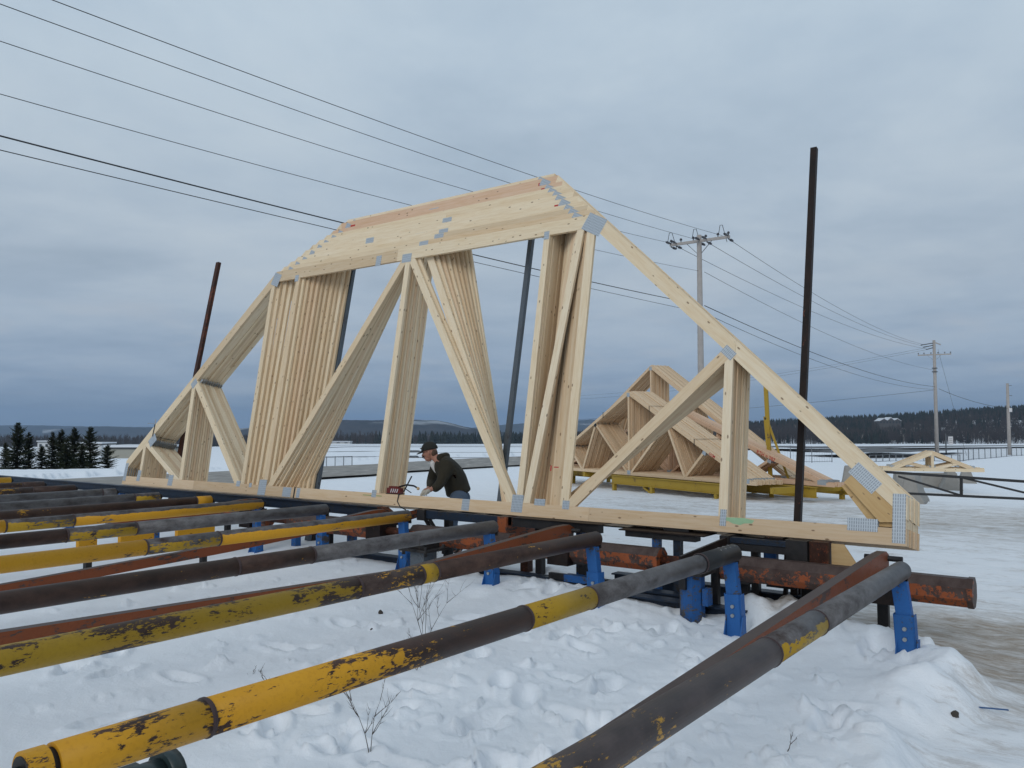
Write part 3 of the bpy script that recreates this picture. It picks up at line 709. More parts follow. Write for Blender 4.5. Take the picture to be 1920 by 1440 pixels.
# ---- steel strapping round the stack
def strap(label, pts, w=.018):
    b = MB()
    for p, q in zip(pts[:-1], pts[1:]): b.bar(p, q, w, .004, up=(0, 0, 1))
    return tag(b.build('steel_strap', 'strap'), label, 'strap', 'steel straps on the big stack')
u1 = tuv(291, 797)[0]; vt = HEEL + SLOPE * (SPAN - u1); vb = vt - HC / math.cos(th_s)
strap('black strap round the sloped chords low on the left slope', [tpos(u1, vb - .006, -.008), tpos(u1, vt + .006, -.008), tpos(u1, vt + .006, STACK + .008), tpos(u1, vb - .006, STACK + .008), tpos(u1, vb - .006, -.008)])
u1 = tuv(552, 925)[0]
strap('black strap round the bottom chords at the splice plate', [tpos(u1, HC + .006, -.008), tpos(u1, -.006, -.008), tpos(u1, -.006, STACK + .008), tpos(u1, HC + .006, STACK + .008), tpos(u1, HC + .006, -.008)])

# ---- the posts the stack leans on
def post(u, v0, v1, m, label, wd=.062, bracket=True):
    w = STACK + .012
    P = thing('stake_post', label, 'post', loc=tuple(tpos(u, v0, w)), group='steel stake posts behind the big stack')
    M = tmat(w); M.translation = (0, 0, 0)
    b = MB()                                # channel: web and two flanges
    b.box((-wd / 2, 0, 0), (wd / 2, v1 - v0, .012)); b.box((-wd / 2, 0, .012), (-wd / 2 + .011, v1 - v0, .055)); b.box((wd / 2 - .011, 0, .012), (wd / 2, v1 - v0, .055))
    b.build('channel', m, P, M)
    MB().box((-wd / 2 - .012, 0, .058), (wd / 2 + .012, .55, .13)).build('socket', 'rust_dark', P, M)
    if bracket:
        MB().box((-wd / 2 - .07, .33, -.004), (wd / 2 + .07, .39, .015)).box((-wd / 2 - .07, .27, -.004), (-wd / 2 - .02, .45, .05)).box((wd / 2 + .02, .25, -.004), (wd / 2 + .07, .43, .05)).build('clamp', 'rust_dark', P, M)
    return P
post(11.5, -.55, 4.08, 'rust', 'tall rust red post behind the low left end of the stack', .085, False)
post(7.84, -.55, 4.0, 'post_grey', 'grey post between the first upright bundle and the middle webs', .08, False)
post(4.52, -.55, 4.05, 'post_grey', 'grey post beside the wide upright webs, clamp near its foot')
post(1.03, -.55, 3.97, 'rust_dark', 'tall dark brown post crossing the long right slope, clamp near its foot')

# ================================================================ ROLLER PIPES ON BLUE LEGS
PIPES = [(1690, 1070), (1375, 1037), (1118, 1010), (925, 988), (764, 967), (610, 955), (489, 945), (394, 938), (297, 931), (215, 923), (139, 916), (81, 909), (19, 901)]
ZP, RP = .611, .065
def ypx(i, x, y): return onx(x, y, onz(*PIPES[i], ZP)[0])[1]
SEC = {0: [(1530, 1167, 'pipe_grey'), (1440, 1216, 'pipe_half_low'), (900, 1500, 'pipe_p1')],
       1: [(1312, 1050, 'rubber'), (1105, 1108, 'pipe_grey'), (982, 1143, 'pipe_olive'), (385, 1312, 'pipe_p2'), (100, 1385, 'pipe_p2n')],
       2: [(812, 1075, 'pipe_brown'), (785, 1082, 'pipe_olive'), (668, 1107, 'pipe_brown_bits'), (0, 1240, 'pipe_p3')],
       3: [(583, 1042, 'pipe_grey'), (441, 1072, 'pipe_brown'), (0, 1135, 'pipe_brown')],
       4: [(408, 1016, 'pipe_half'), (271, 1034, 'pipe_half_low'), (0, 1060, 'pipe_full_yellow')],
       5: [(253, 995, 'pipe_grey'), (123, 1004, 'pipe_half_low'), (0, 1015, 'pipe_brown')],
       6: [(136, 978, 'pipe_half'), (8, 990, 'pipe_half_low'), (-300, 1010, 'pipe_yellow')],
       7: [(366, 942, 'pipe_full_yellow'), (0, 965, 'pipe_brown')], 8: [(250, 935, 'pipe_half_low'), (0, 950, 'pipe_grey')], 9: [(190, 925, 'pipe_grey'), (0, 935, 'pipe_grey')],
       10: [(60, 925, 'pipe_brown'), (0, 930, 'pipe_brown_bits')], 11: [(40, 912, 'pipe_brown'), (0, 914, 'pipe_brown')], 12: [(0, 903, 'pipe_full_yellow')]}
yg = lambda i, L: [(ypx(i, x, y), c) for x, y, c in L]
steel_paint('pipe_p1', YEL, .2, (.036, .019, .014), (.125, .088, .078), spec=.45, ygrad=yg(0, [(1440, 1216, .10), (1250, 1320, .12), (1205, 1345, .33), (1150, 1372, .16), (1000, 1450, .24)]))
steel_paint('pipe_p2', YEL, .4, BR1, BR2, ygrad=yg(1, [(982, 1143, -.1), (870, 1178, .10), (800, 1198, .40), (640, 1243, .44), (560, 1264, .60), (385, 1312, .58)]))
steel_paint('pipe_p2n', YEL, .7, BR1, BR2, ygrad=yg(1, [(385, 1312, .30), (360, 1318, .62), (250, 1345, .60), (100, 1385, .74)]))
steel_paint('pipe_p3', OLV, .5, BR1, BR2, topwear=.07, ygrad=yg(2, [(668, 1107, .42), (560, 1130, .58), (400, 1165, .60), (0, 1240, .68)]))
pipe_lab = ['brown and grey steel pipe at the dirt track end of the pipe row', 'yellow and rust pipe with black wrapped tip, second from the dirt track',
            'olive yellow pipe with brown far half, third from the dirt track', 'plain brown grey pipe, fourth from the dirt track', 'grey pipe with yellow underside, fifth from the dirt track',
            'grey pipe with one yellow band, sixth from the dirt track', 'yellow pipe with scraped grey top, seventh from the dirt track', 'brown grey pipe with yellow tip, eighth from the dirt track',
            'ninth pipe from the dirt track, grey, yellow showing under its tip', 'tenth pipe from the dirt track, plain grey', 'eleventh pipe from the dirt track, brown', 'twelfth pipe from the dirt track, brown grey', 'last pipe of the row, yellow, beside the navy beam']
def ring(r0, r1, y0, y1, n=28):
    b = MB(); v = []; f = []
    for (r, y) in ((r0, y0), (r1, y0), (r1, y1), (r0, y1)):
        v += [(r * math.cos(2 * math.pi * k / n), y, r * math.sin(2 * math.pi * k / n)) for k in range(n)]
    for s in range(4):
        for k in range(n): f.append((s * n + k, s * n + (k + 1) % n, ((s + 1) % 4) * n + (k + 1) % n, ((s + 1) % 4) * n + k))
    b.add(v, f, False); return b
def make_leg(P, x, yl, gz):
    top = ZP - RP + .005; dx = .05
    b = MB(); b.bar((x, yl, top), (x + dx, yl - .01, gz + .15), .095, .008, up=(0, 1, 0))
    for s in (-1, 1): b.bar((x + s * .0475, yl + .03, top), (x + dx + s * .0475, yl + .02, gz + .15), .007, .06, up=(0, 1, 0))
    b.build('leg_channel', 'blue_paint', P)
    b = MB(); b.bar((x + dx * .55, yl - .006, gz + .30), (x + dx, yl - .01, gz - .12), .125, .010, up=(0, 1, 0))
    for s in (-1, 1): b.bar((x + dx * .55 + s * .0625, yl + .035, gz + .30), (x + dx + s * .0625, yl + .03, gz - .12), .008, .08, up=(0, 1, 0))
    b.bar((x + dx * .55, yl - .012, gz + .30), (x + dx, yl - .016, gz - .12), .115, .012, up=(0, 1, 0))
    sl_ = b.build('leg_sleeve', 'blue_paint', P)
    for s in (-1, 1):
        g = MB(); xc = x + dx + s * .066
        g.prism([(yl - .02, gz + .14), (yl - .11, gz - .10), (yl + .04, gz - .10), (yl + .04, gz + .14)], xc - .004, xc + .004, (1, 2, 0)); g.build('gusset', 'blue_paint', sl_)
    for zz in (.21, .14):
        MB().tube([(x + dx * .75, yl - .016, gz + zz), (x + dx * .75, yl - .036, gz + zz)], .014, 10).build('bolt', 'bolt', sl_)
for i, e in enumerate(PIPES):
    E_ = onz(*e, ZP); X, Ye = E_[0], E_[1]
    P = thing('roller_pipe', pipe_lab[i], 'pipe', loc=(0, 0, 0), group='pipes of the roller table')
    y = Ye; ynear = -2.5 if i != 1 else None
    secs = SEC[i]
    for si, (px, py, m_) in enumerate(secs):
        y2 = ypx(i, px, py)
        if si == len(secs) - 1 and ynear is not None: y2 = ynear
        rr = RP + (.006 if m_ == 'rubber' else 0)
        b = ring(rr - .012, rr, y2, y, 32); b.sm = [(j // 32) in (1, 3) for j in range(len(b.f))]
        o = b.build('pipe_section', m_, P, Matrix.Translation((X, 0, ZP)))
        if si < len(secs) - 1:
            b = MB(); n = 28; prof = [(rr - .001, y2 - .011), (rr + .004, y2 - .004), (rr + .004, y2 + .004), (rr - .001, y2 + .011)]; v = []; f = []
            for (r, yy) in prof: v += [(r * math.cos(2 * math.pi * k / n), yy, r * math.sin(2 * math.pi * k / n)) for k in range(n)]
            for s in range(3):
                for k in range(n): f.append((s * n + k, s * n + (k + 1) % n, (s + 1) * n + (k + 1) % n, (s + 1) * n + k))
            b.add(v, f, True); b.build('weld_ring', 'weld', P, Matrix.Translation((X, 0, ZP)))
        y = y2
    if i == 1:                              # its near end: groove, ring and bearing
        yn = y
        MB().tube([(X, yn + .05, ZP), (X, yn - .09, ZP)], RP * .80, 24).build('neck', 'black_steel', P)
        ring(RP * .5, RP * 1.0, yn - .085, yn - .02, 28).build('end_collar', 'pipe_yellow', P, Matrix.Translation((X, 0, ZP)))
        MB().tube([(X, yn - .09, ZP - .02), (X, yn - .20, ZP - .02)], .045, 20).build('bearing', 'motor_green', P)
        for s in range(7):
            a = 1.1 + .5 * (s % 2); yy = Ye - .05 - .045 * s
            MB().box((X + math.cos(a) * (RP + .006) - .01, yy - .004, ZP + math.sin(a) * (RP + .006) - .003), (X + math.cos(a) * (RP + .006) + .006, yy + .004, ZP + math.sin(a) * (RP + .006) + .003)).build('clip', 'bolt', P)
    MB().tube([(X, Ye - .03, ZP), (X, Ye + .05, ZP - .005)], .03, 12).build('shaft', 'black_steel', P)
    MB().box((X - .035, Ye + .012, ZP - .085), (X + .035, Ye + .03, ZP + .035)).build('bearing_plate', 'black_steel', P)
    gz = float(ground_h(np.array([X + .05]), np.array([Ye - .12]))[0])
    make_leg(P, X, Ye - .10, min(gz, .03))
    if i == 1: Xb, Yb = X, yn
# green motor lying under the near end
mp = onz(300, 1437, .36)
Mt = thing('motor', 'dark green gear motor under the near end of the yellow pipe', 'motor', loc=(mp[0], mp[1], .0))
MB().tube([(-.03, -.10, .30), (-.03, .02, .30)], .075, 22).build('motor_body', 'motor_green', Mt)
MB().tube([(-.03, .02, .30), (-.03, .075, .30)], .098, 22).build('fan_cover', 'motor_green', Mt)
MB().box((-.17, -.14, .31), (-.08, .0, .335)).build('guard', 'motor_green', Mt)
MB().box((-.06, -.06, -.15), (.0, .0, .25)).build('bracket', 'black_steel', Mt)

# ================================================================ LIFT TABLE UNDER THE STACK
def gz_(x, y): return float(ground_h(np.array([float(x)]), np.array([float(y)]))[0])
OB = thing('octagonal_beam', 'peeling orange eight-sided beam lying along the row of pipe ends', 'beam', loc=(-.97, 6.9, 0))
def octo(x0, x1, r, z=.395, n=8):
    b = MB(); v = []
    for x in (x0, x1): v += [(x, r * math.cos(math.pi / 8 + 2 * math.pi * k / 8), z + r * math.sin(math.pi / 8 + 2 * math.pi * k / 8)) for k in range(8)]
    b.add(v, [tuple(reversed(range(8))), tuple(range(8, 16))] + [(k, (k + 1) % 8, 8 + (k + 1) % 8, 8 + k) for k in range(8)]); return b
for a, b_ in ((-.97, -2.98), (-3.49, -4.78), (-5.2, -6.6), (-7.1, -8.8), (-9.3, -11.)):
    octo(b_ + .97, a + .97, .112).build('beam_segment', 'orange_rust', OB)
    octo(a + .97 - .035, a + .97 + .004, .118).build('end_plate', 'orange_rust', OB)
for a, b_ in ((-2.95, -3.52), (-4.75, -5.23), (-6.57, -7.13), (-8.77, -9.33)):
    MB().tube([(a + .97, 0, .395), (b_ + .97, 0, .395)], .048, 14).build('shaft', 'rust', OB)
for x in (-1.62, -2.75, -4.4, -6.2, -8.2, -10.4):
    g = gz_(x, 6.95); b = MB().box((x + .93, .08, g - .1), (x + 1.01, .14, .34)); b.box((x + .87, -.04, .27), (x + 1.07, .16, .30)); b.build('support_leg', 'black_steel', OB)

arm_lab = ['orange swing arm beside the pipe nearest the dirt track', 'orange swing arm rising between the third and fourth pipes', 'orange swing arm between the fifth and sixth pipes', 'orange swing arm between the seventh and eighth pipes']
ARM_TOP = [[(.5, .39), (2.56, .465), (4.25, .540)], [(.5, .625), (1.75, .590), (3.0, .555), (4.6, .510)], [(.5, .24), (2.8, .375), (4.88, .475)], [(.5, .24), (2.8, .375), (4.88, .475)]]
for lab, X, at_ in zip(arm_lab, (-1.605, -4.55, -7.15, -9.65), ARM_TOP):
    A = thing('swing_arm', lab, 'arm', loc=(X, 6.9, 0), group='swing arms of the roller table')
    top = at_ + [(6.72, .640), (6.93, .640), (7.02, .60)]; bot = [(7.0, .505), (6.6, .505)] + [(y - .02, z - .085) for y, z in reversed(at_)]
    MB().prism([(y - 6.9, z) for y, z in top + bot], -.035, .035, (1, 2, 0)).build('arm_bar', 'orange_arm', A)
    MB().box((-.12, -.14, .26), (.12, .135, .5)).build('pivot_block', 'rust_dark', A)
    MB().tube([(-.14, .08, .58), (.14, .08, .58)], .022, 10).build('pin', 'black_steel', A)
    MB().box((-.025, -6.25, -.3), (.025, -6.2, at_[0][1] - .07)).build('near_foot', 'black_steel', A)

NB = thing('navy_beam', 'long dark navy steel beam under the left end of the stack', 'beam', loc=(-7.41, 7.12, 0))
b = MB(); z1 = .642
b.box((-11.2, -.05, z1 - .012), (0, .06, z1)); b.box((-11.2, -.05, z1 - .125), (0, .06, z1 - .113)); b.box((-11.2, 0, z1 - .113), (0, .010, z1 - .012)); b.build('i_beam', 'navy_steel', NB)
MB().prism([(0, z1 - .001), (.10, z1 - .001), (.40, z1 - .16), (.34, z1 - .20), (0, z1 - .12)], -.04, .045, (0, 2, 1)).build('end_gusset', 'rust', NB)
MB().box((-.22, .015, z1 - .112), (-.005, .055, z1 - .013)).build('stiffener', 'rust', NB)
for x in (-.5, -1.6, -3.6, -6.2, -9.0):
    g = gz_(-7.41 + x, 7.12); MB().box((x - .045, -.04, g - .1), (x + .045, .05, z1 - .126)).build('leg', 'blue_worn', NB)
for x0, x1 in ((-1.55, -.55),):
    MB().box((x0, .062, z1 - .11), (x1, .10, z1 - .02)).build('side_plate', 'black_steel', NB)

# stack bunks and carriages
def bunk(name, label, x0, x1, boxes, legs, parts=()):
    B_ = thing(name, label, 'bunk', loc=((x0 + x1) / 2, 7.3, 0), group='bunks under the big stack'); cx = (x0 + x1) / 2
    for (a, b_, c, d, e, f, m_, nm) in boxes: MB().box((a - cx, c - 7.3, e), (b_ - cx, d - 7.3, f)).build(nm, m_, B_)
    for (x, y, w, m_, zt) in legs:
        g = gz_(x, y); MB().box((x - w - cx, y - 7.3 - w, g - .1), (x + w - cx, y - 7.3 + w, zt)).build('leg', m_, B_)
    return B_
bk = bunk('carriage', 'black slotted carriage under the stack beside the bending man', -6.66, -5.40,
     [(-6.66, -5.40, 7.08, 7.14, .555, .645, 'navy_steel', 'front_rail'), (-6.66, -5.40, 7.7, 7.78, .54, .645, 'black_steel', 'back_rail'), (-6.72, -6.60, 7.05, 7.80, .53, .650, 'black_steel', 'end_plate'),
      (-5.52, -5.40, 7.05, 7.80, .36, .648, 'orange_rust', 'end_post'), (-6.2, -6.1, 7.14, 7.7, .57, .640, 'black_steel', 'cross_bar'), (-5.8, -5.7, 7.14, 7.7, .57, .640, 'black_steel', 'cross_bar')],
     [(-6.62, 7.5, .04, 'black_steel', .54), (-5.46, 7.5, .05, 'rust', .37)])
MB().bar((-.60, -.2, .54), (-.38, -.25, .34), .03, .03).build('strut', 'black_steel', bk); MB().bar((-.53, -.2, .54), (-.30, -.25, .34), .03, .03).build('strut', 'black_steel', bk)
bunk('bunk', 'black box bunk under the wide upright webs', -5.32, -4.26, [(-5.32, -4.26, 7.06, 7.16, .555, .648, 'black_steel', 'beam'), (-5.32, -4.20, 7.02, 7.30, .6485, .6535, 'rust_dark', 'top_strip'), (-4.9, -4.8, 7.16, 7.72, .56, .640, 'black_steel', 'cross_bar'), (-5.32, -4.26, 7.64, 7.74, .555, .645, 'black_steel', 'beam')],
     [(-4.55, 7.2, .038, 'blue_worn', .556), (-5.2, 7.4, .04, 'black_steel', .556)])
bunk('bunk', 'low black bunk on two blue legs under the plain bottom chord', -4.0, -3.2, [(-3.97, -3.24, 7.08, 7.20, .555, .612, 'black_steel', 'beam'), (-4.02, -3.14, 7.04, 7.34, .613, .625, 'rust_dark', 'top_strip'), (-3.62, -3.36, 7.2, 7.30, .626, .652, 'black_steel', 'packer')],
     [(-3.66, 7.14, .035, 'blue_worn', .556), (-3.44, 7.14, .035, 'navy_steel', .556)])
bk = bunk('carriage', 'dark carriage with window slots at the foot of the dark brown post', -3.0, -2.1,
     [(-2.92, -2.24, 7.06, 7.12, .585, .632, 'navy_steel', 'front_rail'), (-2.92, -2.24, 7.06, 7.11, .52, .580, 'black_steel', 'front_rail'), (-2.98, -2.90, 7.02, 7.80, .50, .645, 'black_steel', 'end_plate'),
      (-2.40, -2.22, 7.05, 7.85, .40, .650, 'black_steel', 'end_post'), (-2.21, -2.06, 7.08, 7.20, .36, .648, 'rust', 'corner_post'), (-2.92, -2.24, 7.6, 7.7, .56, .640, 'black_steel', 'back_rail'),
      (-2.78, -2.66, 7.56, 7.62, .30, .56, 'blue_worn', 'slat'), (-2.58, -2.48, 7.56, 7.62, .30, .56, 'rust', 'slat'), (-2.9, -2.2, 7.55, 7.63, .22, .30, 'black_steel', 'lower_rail'), (-2.60, -2.45, 7.12, 7.30, .635, .652, 'rust_dark', 'packer'), (-2.36, -2.25, 7.12, 7.30, .651, .653, 'rust_dark', 'packer')],
     [(-2.32, 7.4, .05, 'black_steel', .41), (-2.85, 7.55, .035, 'black_steel', .5)])
MB().prism([(.50, .36), (.78, .36), (.60, .635), (.50, .635)], -.15, -.13, (0, 2, 1)).build('plywood_gusset', 'wood_gold', bk)
MB().bar((-.40, -.24, .60), (-.32, -.26, .42), .03, .04).build('strut', 'black_steel', bk)
pa, pb = onz(1380, 1003, .63), onz(1293, 1040, .60)
FP = thing('flat_arm', 'brown flat steel arm beside the black wrapped pipe tip', 'arm', loc=(pa[0], pa[1], 0))
MB().prism([(0, .645), (pb[1] - pa[1], .58), (pb[1] - pa[1], .46), (0, .53)], -.012, .012, (1, 2, 0)).build('plate', 'rust_dark', FP)
MB().box((-.03, -.5, -.15), (.03, -.44, .50)).build('leg', 'black_steel', FP)
pa = onz(800, 951, .64)
FP = thing('flat_arm', 'orange flat steel arm reaching the black carriage near the man', 'arm', loc=(pa[0], pa[1], 0))
MB().prism([(0, .645), (-.42, .60), (-.42, .50), (0, .55)], -.012, .012, (1, 2, 0)).build('plate', 'orange_rust', FP)
MB().box((-.03, -.4, -.15), (.03, -.34, .52)).build('leg', 'black_steel', FP)
# rails half sunk in snow
def rail(label, x0, x1, y):
    R_ = thing('base_rail', label, 'rail', loc=((x0 + x1) / 2, y, 0), group='base rails in the snow'); h = (x1 - x0) / 2
    MB().box((-h, -.07, -.12), (h, .07, -.10)).box((-h, -.07, .075), (h, .07, .09)).box((-h, -.008, -.10), (h, .008, .075)).build('i_beam', 'navy_steel', R_); return R_
R_ = rail('navy base rail in the snow below the black box bunk', -8.2, -3.3, 7.0)
MB().box((1.0, -.10, .092), (1.75, -.05, .15)).build('square_tube', 'black_steel', R_); MB().box((1.2, -.125, .088), (1.5, -.03, .155)).build('blue_sleeve', 'blue_worn', R_)
rail('navy base rail in the snow below the slotted carriage', -4.4, -2.1, 7.62)
rail('navy base rail in the snow behind the octagonal blue stand', -3.9, -2.6, 6.72)
# stands
S = thing('beam_stand', 'worn blue eight-sided stand under the tip of the black wrapped pipe', 'stand', loc=(-3.03, 6.55, 0))
v = [(.105 * math.cos(math.pi / 8 + k * math.pi / 4), .105 * math.sin(math.pi / 8 + k * math.pi / 4)) for k in range(8)]
MB().prism(v, -.15, .37, (0, 1, 2)).build('column', 'blue_worn', S)
MB().box((-.15, -.15, .372), (.15, .15, .395)).build('top_plate', 'black_steel', S); MB().box((.11, -.05, .12), (.16, .05, .26)).build('side_lug', 'blue_worn', S)
MB().box((-.06, -.135, .25), (.0, -.105, .372)).build('clamp', 'black_steel', S)
S = thing('beam_stand', 'grey blue box stand with bolted top plate beside the black carriage', 'stand', loc=(-6.14, 6.55, 0))
MB().box((-.10, -.10, -.15), (.10, .10, .29)).build('column', 'post_grey', S); MB().box((-.20, -.18, .292), (.20, .18, .318)).build('top_plate', 'black_steel', S); MB().box((-.12, -.12, .320), (.12, .12, .38)).build('pad', 'black_steel', S)
for sx in (-1, 1):
    for sy in (-1, 1): MB().tube([(sx * .16, sy * .14, .25), (sx * .16, sy * .14, .35)], .018, 8).build('bolt', 'black_steel', S)
c0 = onz(1465, 1145, 0.)
S = thing('crank_link', 'rusty crank link hanging below the orange beam', 'crank', loc=(c0[0], c0[1], 0))
MB().bar((0, 0, -.1), (.05, .02, .27), .03, .05).build('link', 'rust_dark', S); MB().tube([(0, .0, .03), (.16, .05, .03)], .014, 8).build('pin', 'black_steel', S); MB().box((-.12, -.03, .2), (.12, .05, .26)).build('hanger', 'black_steel', S)
# yellow slotted frame seen between two pipes
ya = onx(145, 1018, -8.35); yb = onx(400, 992, -8.35)
S = thing('slotted_frame', 'yellow slotted steel frame low between the fifth and sixth pipes', 'frame', loc=(-8.35, ya[1], 0))
Ly = yb[1] - ya[1]
MB().box((-.03, 0, ya[2] - .10), (.03, Ly, ya[2] - .075)).build('lower_bar', 'yellow_frame', S)
for f0, f1 in ((0, .12), (.28, .52), (.70, 1.)): MB().box((-.03, f0 * Ly, ya[2] - .074), (.03, f1 * Ly, ya[2] + .05)).build('plate', 'pipe_full_yellow', S)
for f0 in (.05, .9): MB().box((-.03, f0 * Ly, -.2), (.03, f0 * Ly + .06, ya[2] - .101)).build('leg', 'black_steel', S)

# ================================================================ STRAP TENSIONER
tp = tpos(tuv(740, 920)[0], HC, 0)
TT = thing('strap_tensioner', 'red strap tensioner with black levers sitting on the bottom chord', 'tool', loc=tuple(tp))
Q = lambda px, py, Y=None: Vector(ony(px, py, tp[1] + .05 if Y is None else Y)) - Vector(tp)
MB().box((-.13, .0, .004), (.10, .06, .075)).box((-.10, .006, .075), (.06, .055, .095)).build('body', 'tool_red', TT)
MB().box((-.14, -.004, .0), (.12, .064, .010)).build('base_plate', 'black_steel', TT)
for k_ in range(4): MB().bar((-.06 + .035 * k_, -.002, .02), (-.04 + .035 * k_, -.002, .065), .004, .012).build('rib', 'sign_white', TT)
MB().bar(Q(757, 922), Q(772, 893), .014, .010).build('lever', 'black_steel', TT)
MB().tube([Q(748, 913), Q(762, 909), Q(776, 911), Q(783, 915)], .011, 8).build('lever', 'black_steel', TT)
c_ = Q(784, 916); MB().sphere(tuple(c_), .020, 12, 8).build('ball_knob', 'knob_wood', TT)
MB().bar(Q(758, 915), Q(771, 924), .010, .008).build('lever', 'black_steel', TT)
MB().tube([Q(748, 925, tp[1] - .015), Q(745, 940, tp[1] - .02), Q(750, 950, tp[1] - .03), Q(761, 956, tp[1] - .02)], .007, 6).build('strap_tail', 'strap', TT)

# ================================================================ THE MAN
def skin_mesh(name, nodes, edges, sub=2, root=0):
    me = bpy.data.meshes.new(name); me.from_pydata([tuple(n[0]) for n in nodes], edges, []); o = bpy.data.objects.new(name, me); col.objects.link(o)
    o.modifiers.new('s', 'SKIN'); sv = me.skin_vertices[0].data
    for i, n in enumerate(nodes):
        r = n[1]; sv[i].radius = r if hasattr(r, '__len__') else (r, r)
    sv[root].use_root = True
    m2 = o.modifiers.new('d', 'SUBSURF'); m2.levels = sub; m2.render_levels = sub
    dg = bpy.context.evaluated_depsgraph_get(); dg.update(); out = bpy.data.meshes.new_from_object(o.evaluated_get(dg)); bpy.data.objects.remove(o); bpy.data.meshes.remove(me)
    out.polygons.foreach_set('use_smooth', [True] * len(out.polygons)); return out
gm = gz_(-7.2, 8.3)
A_ = lambda px, py, Y: Vector(ony(px, py, Y))
pel = A_(864, 930, 8.36); feet0 = Vector((pel.x, 8.36, gm))
MAN = thing('person', 'man in dark hooded jacket, jeans and dark cap bending over the bottom chord', 'person', loc=tuple(feet0))
rel = lambda p: p - feet0
J = dict(pel=pel, waist=A_(856, 905, 8.33), chest=A_(841, 880, 8.27), nb=A_(824, 863, 8.22), nk=A_(815, 857, 8.19), hd=A_(806, 848, 8.16), cr=A_(807, 838, 8.16),
         sn=A_(840, 872, 8.08), en=A_(826, 907, 7.98), wn=A_(806, 919, 7.83), hn=A_(797, 922, 7.78), sf=A_(818, 872, 8.40), ef=A_(808, 903, 8.30), wf=A_(803, 917, 8.08), hf=A_(796, 921, 7.98),
         hpn=A_(862, 932, 8.24), hpf=A_(862, 932, 8.48))
kn = Vector((J['hpn'].x - .12, 8.20, gm + .45)); an_ = Vector((J['hpn'].x + .02, 8.22, gm + .09)); tn = an_ + Vector((-.15, -.05, -.05))
kf = Vector((J['hpf'].x - .20, 8.52, gm + .45)); af = Vector((J['hpf'].x - .08, 8.55, gm + .09)); tf_ = af + Vector((-.15, -.05, -.05))
names = list(J); N_ = {n: i for i, n in enumerate(names)}
R_b = dict(pel=.07, waist=.09, chest=.115, nb=.075, nk=.055, hd=.085, cr=.07, sn=.055, en=.042, wn=.030, hn=.030, sf=.055, ef=.042, wf=.030, hf=.030, hpn=.05, hpf=.05)
nodes = [(rel(J[n]), R_b[n]) for n in names] + [(rel(kn), .045), (rel(an_), .035), (rel(tn), .03), (rel(kf), .045), (rel(af), .035), (rel(tf_), .03)]
b0 = len(names)
ed = [(N_['pel'], N_['waist']), (N_['waist'], N_['chest']), (N_['chest'], N_['nb']), (N_['nb'], N_['nk']), (N_['nk'], N_['hd']), (N_['hd'], N_['cr']), (N_['chest'], N_['sn']), (N_['sn'], N_['en']), (N_['en'], N_['wn']), (N_['wn'], N_['hn']),
      (N_['chest'], N_['sf']), (N_['sf'], N_['ef']), (N_['ef'], N_['wf']), (N_['wf'], N_['hf']), (N_['pel'], N_['hpn']), (N_['pel'], N_['hpf']), (N_['hpn'], b0), (b0, b0 + 1), (b0 + 1, b0 + 2), (N_['hpf'], b0 + 3), (b0 + 3, b0 + 4), (b0 + 4, b0 + 5)]
body = link('body', skin_mesh('body', nodes, ed, 2, 0), 'skin', MAN)
# jacket
jn = [(rel(J['pel']) + Vector((-.02, 0, .0)), .185), (rel(J['pel']) + Vector((-.05, 0, .07)), .18), (rel(J['waist']), .165), (rel(J['chest']) + Vector((.02, 0, .0)), .175), (rel(J['nb']) + Vector((.03, 0, -.01)), .115),
      (rel(J['sn']), .088), (rel(J['en']), .070), (rel(J['wn']) + Vector((.03, .02, 0)), .055), (rel(J['sf']), .085), (rel(J['ef']), .068), (rel(J['wf']) + Vector((.02, .02, 0)), .052)]
link('jacket', skin_mesh('jacket', jn, [(0, 1), (1, 2), (2, 3), (3, 4), (3, 5), (5, 6), (6, 7), (3, 8), (8, 9), (9, 10)], 2, 0), 'jacket', MAN)
hn_ = [(rel(J['nb']) + Vector((.07, 0, .055)), .085), (rel(J['nb']) + Vector((.16, .02, .06)), .075), (rel(J['nb']) + Vector((.02, -.09, .03)), .045), (rel(J['nb']) + Vector((.0, .10, .03)), .045)]
link('hood', skin_mesh('hood', hn_, [(0, 1), (0, 2), (0, 3)], 2, 0), 'jacket', MAN)
sh = [(rel(J['nk']) + Vector((-.015, -.02, -.04)), .052), (rel(J['nb']) + Vector((-.075, -.04, -.07)), .045), (rel(J['chest']) + Vector((-.12, -.05, -.06)), .04)]
link('shirt', skin_mesh('shirt', sh, [(0, 1), (1, 2)], 2, 0), 'shirt', MAN)
for (h, k_, a_) in ((J['hpn'], kn, an_), (J['hpf'], kf, af)):
    pn = [(rel(J['pel']) + Vector((0, (h.y - pel.y) * .4, .02)), .165), (rel(h) + Vector((0, 0, -.04)), .125), (rel(k_), .084), (rel(a_) + Vector((0, 0, .02)), .070)]
    link('trouser_leg', skin_mesh('trouser_leg', pn, [(0, 1), (1, 2), (2, 3)], 2, 0), 'denim', MAN)
for a_, t_ in ((an_, tn), (af, tf_)):
    link('boot', skin_mesh('boot', [(rel(a_) + Vector((.03, 0, -.03)), .055), (rel(t_) + Vector((0, 0, -.005)), .045), (rel(a_) + Vector((0, 0, .06)), .055)], [(0, 1), (0, 2)], 2, 0), 'boot', MAN)
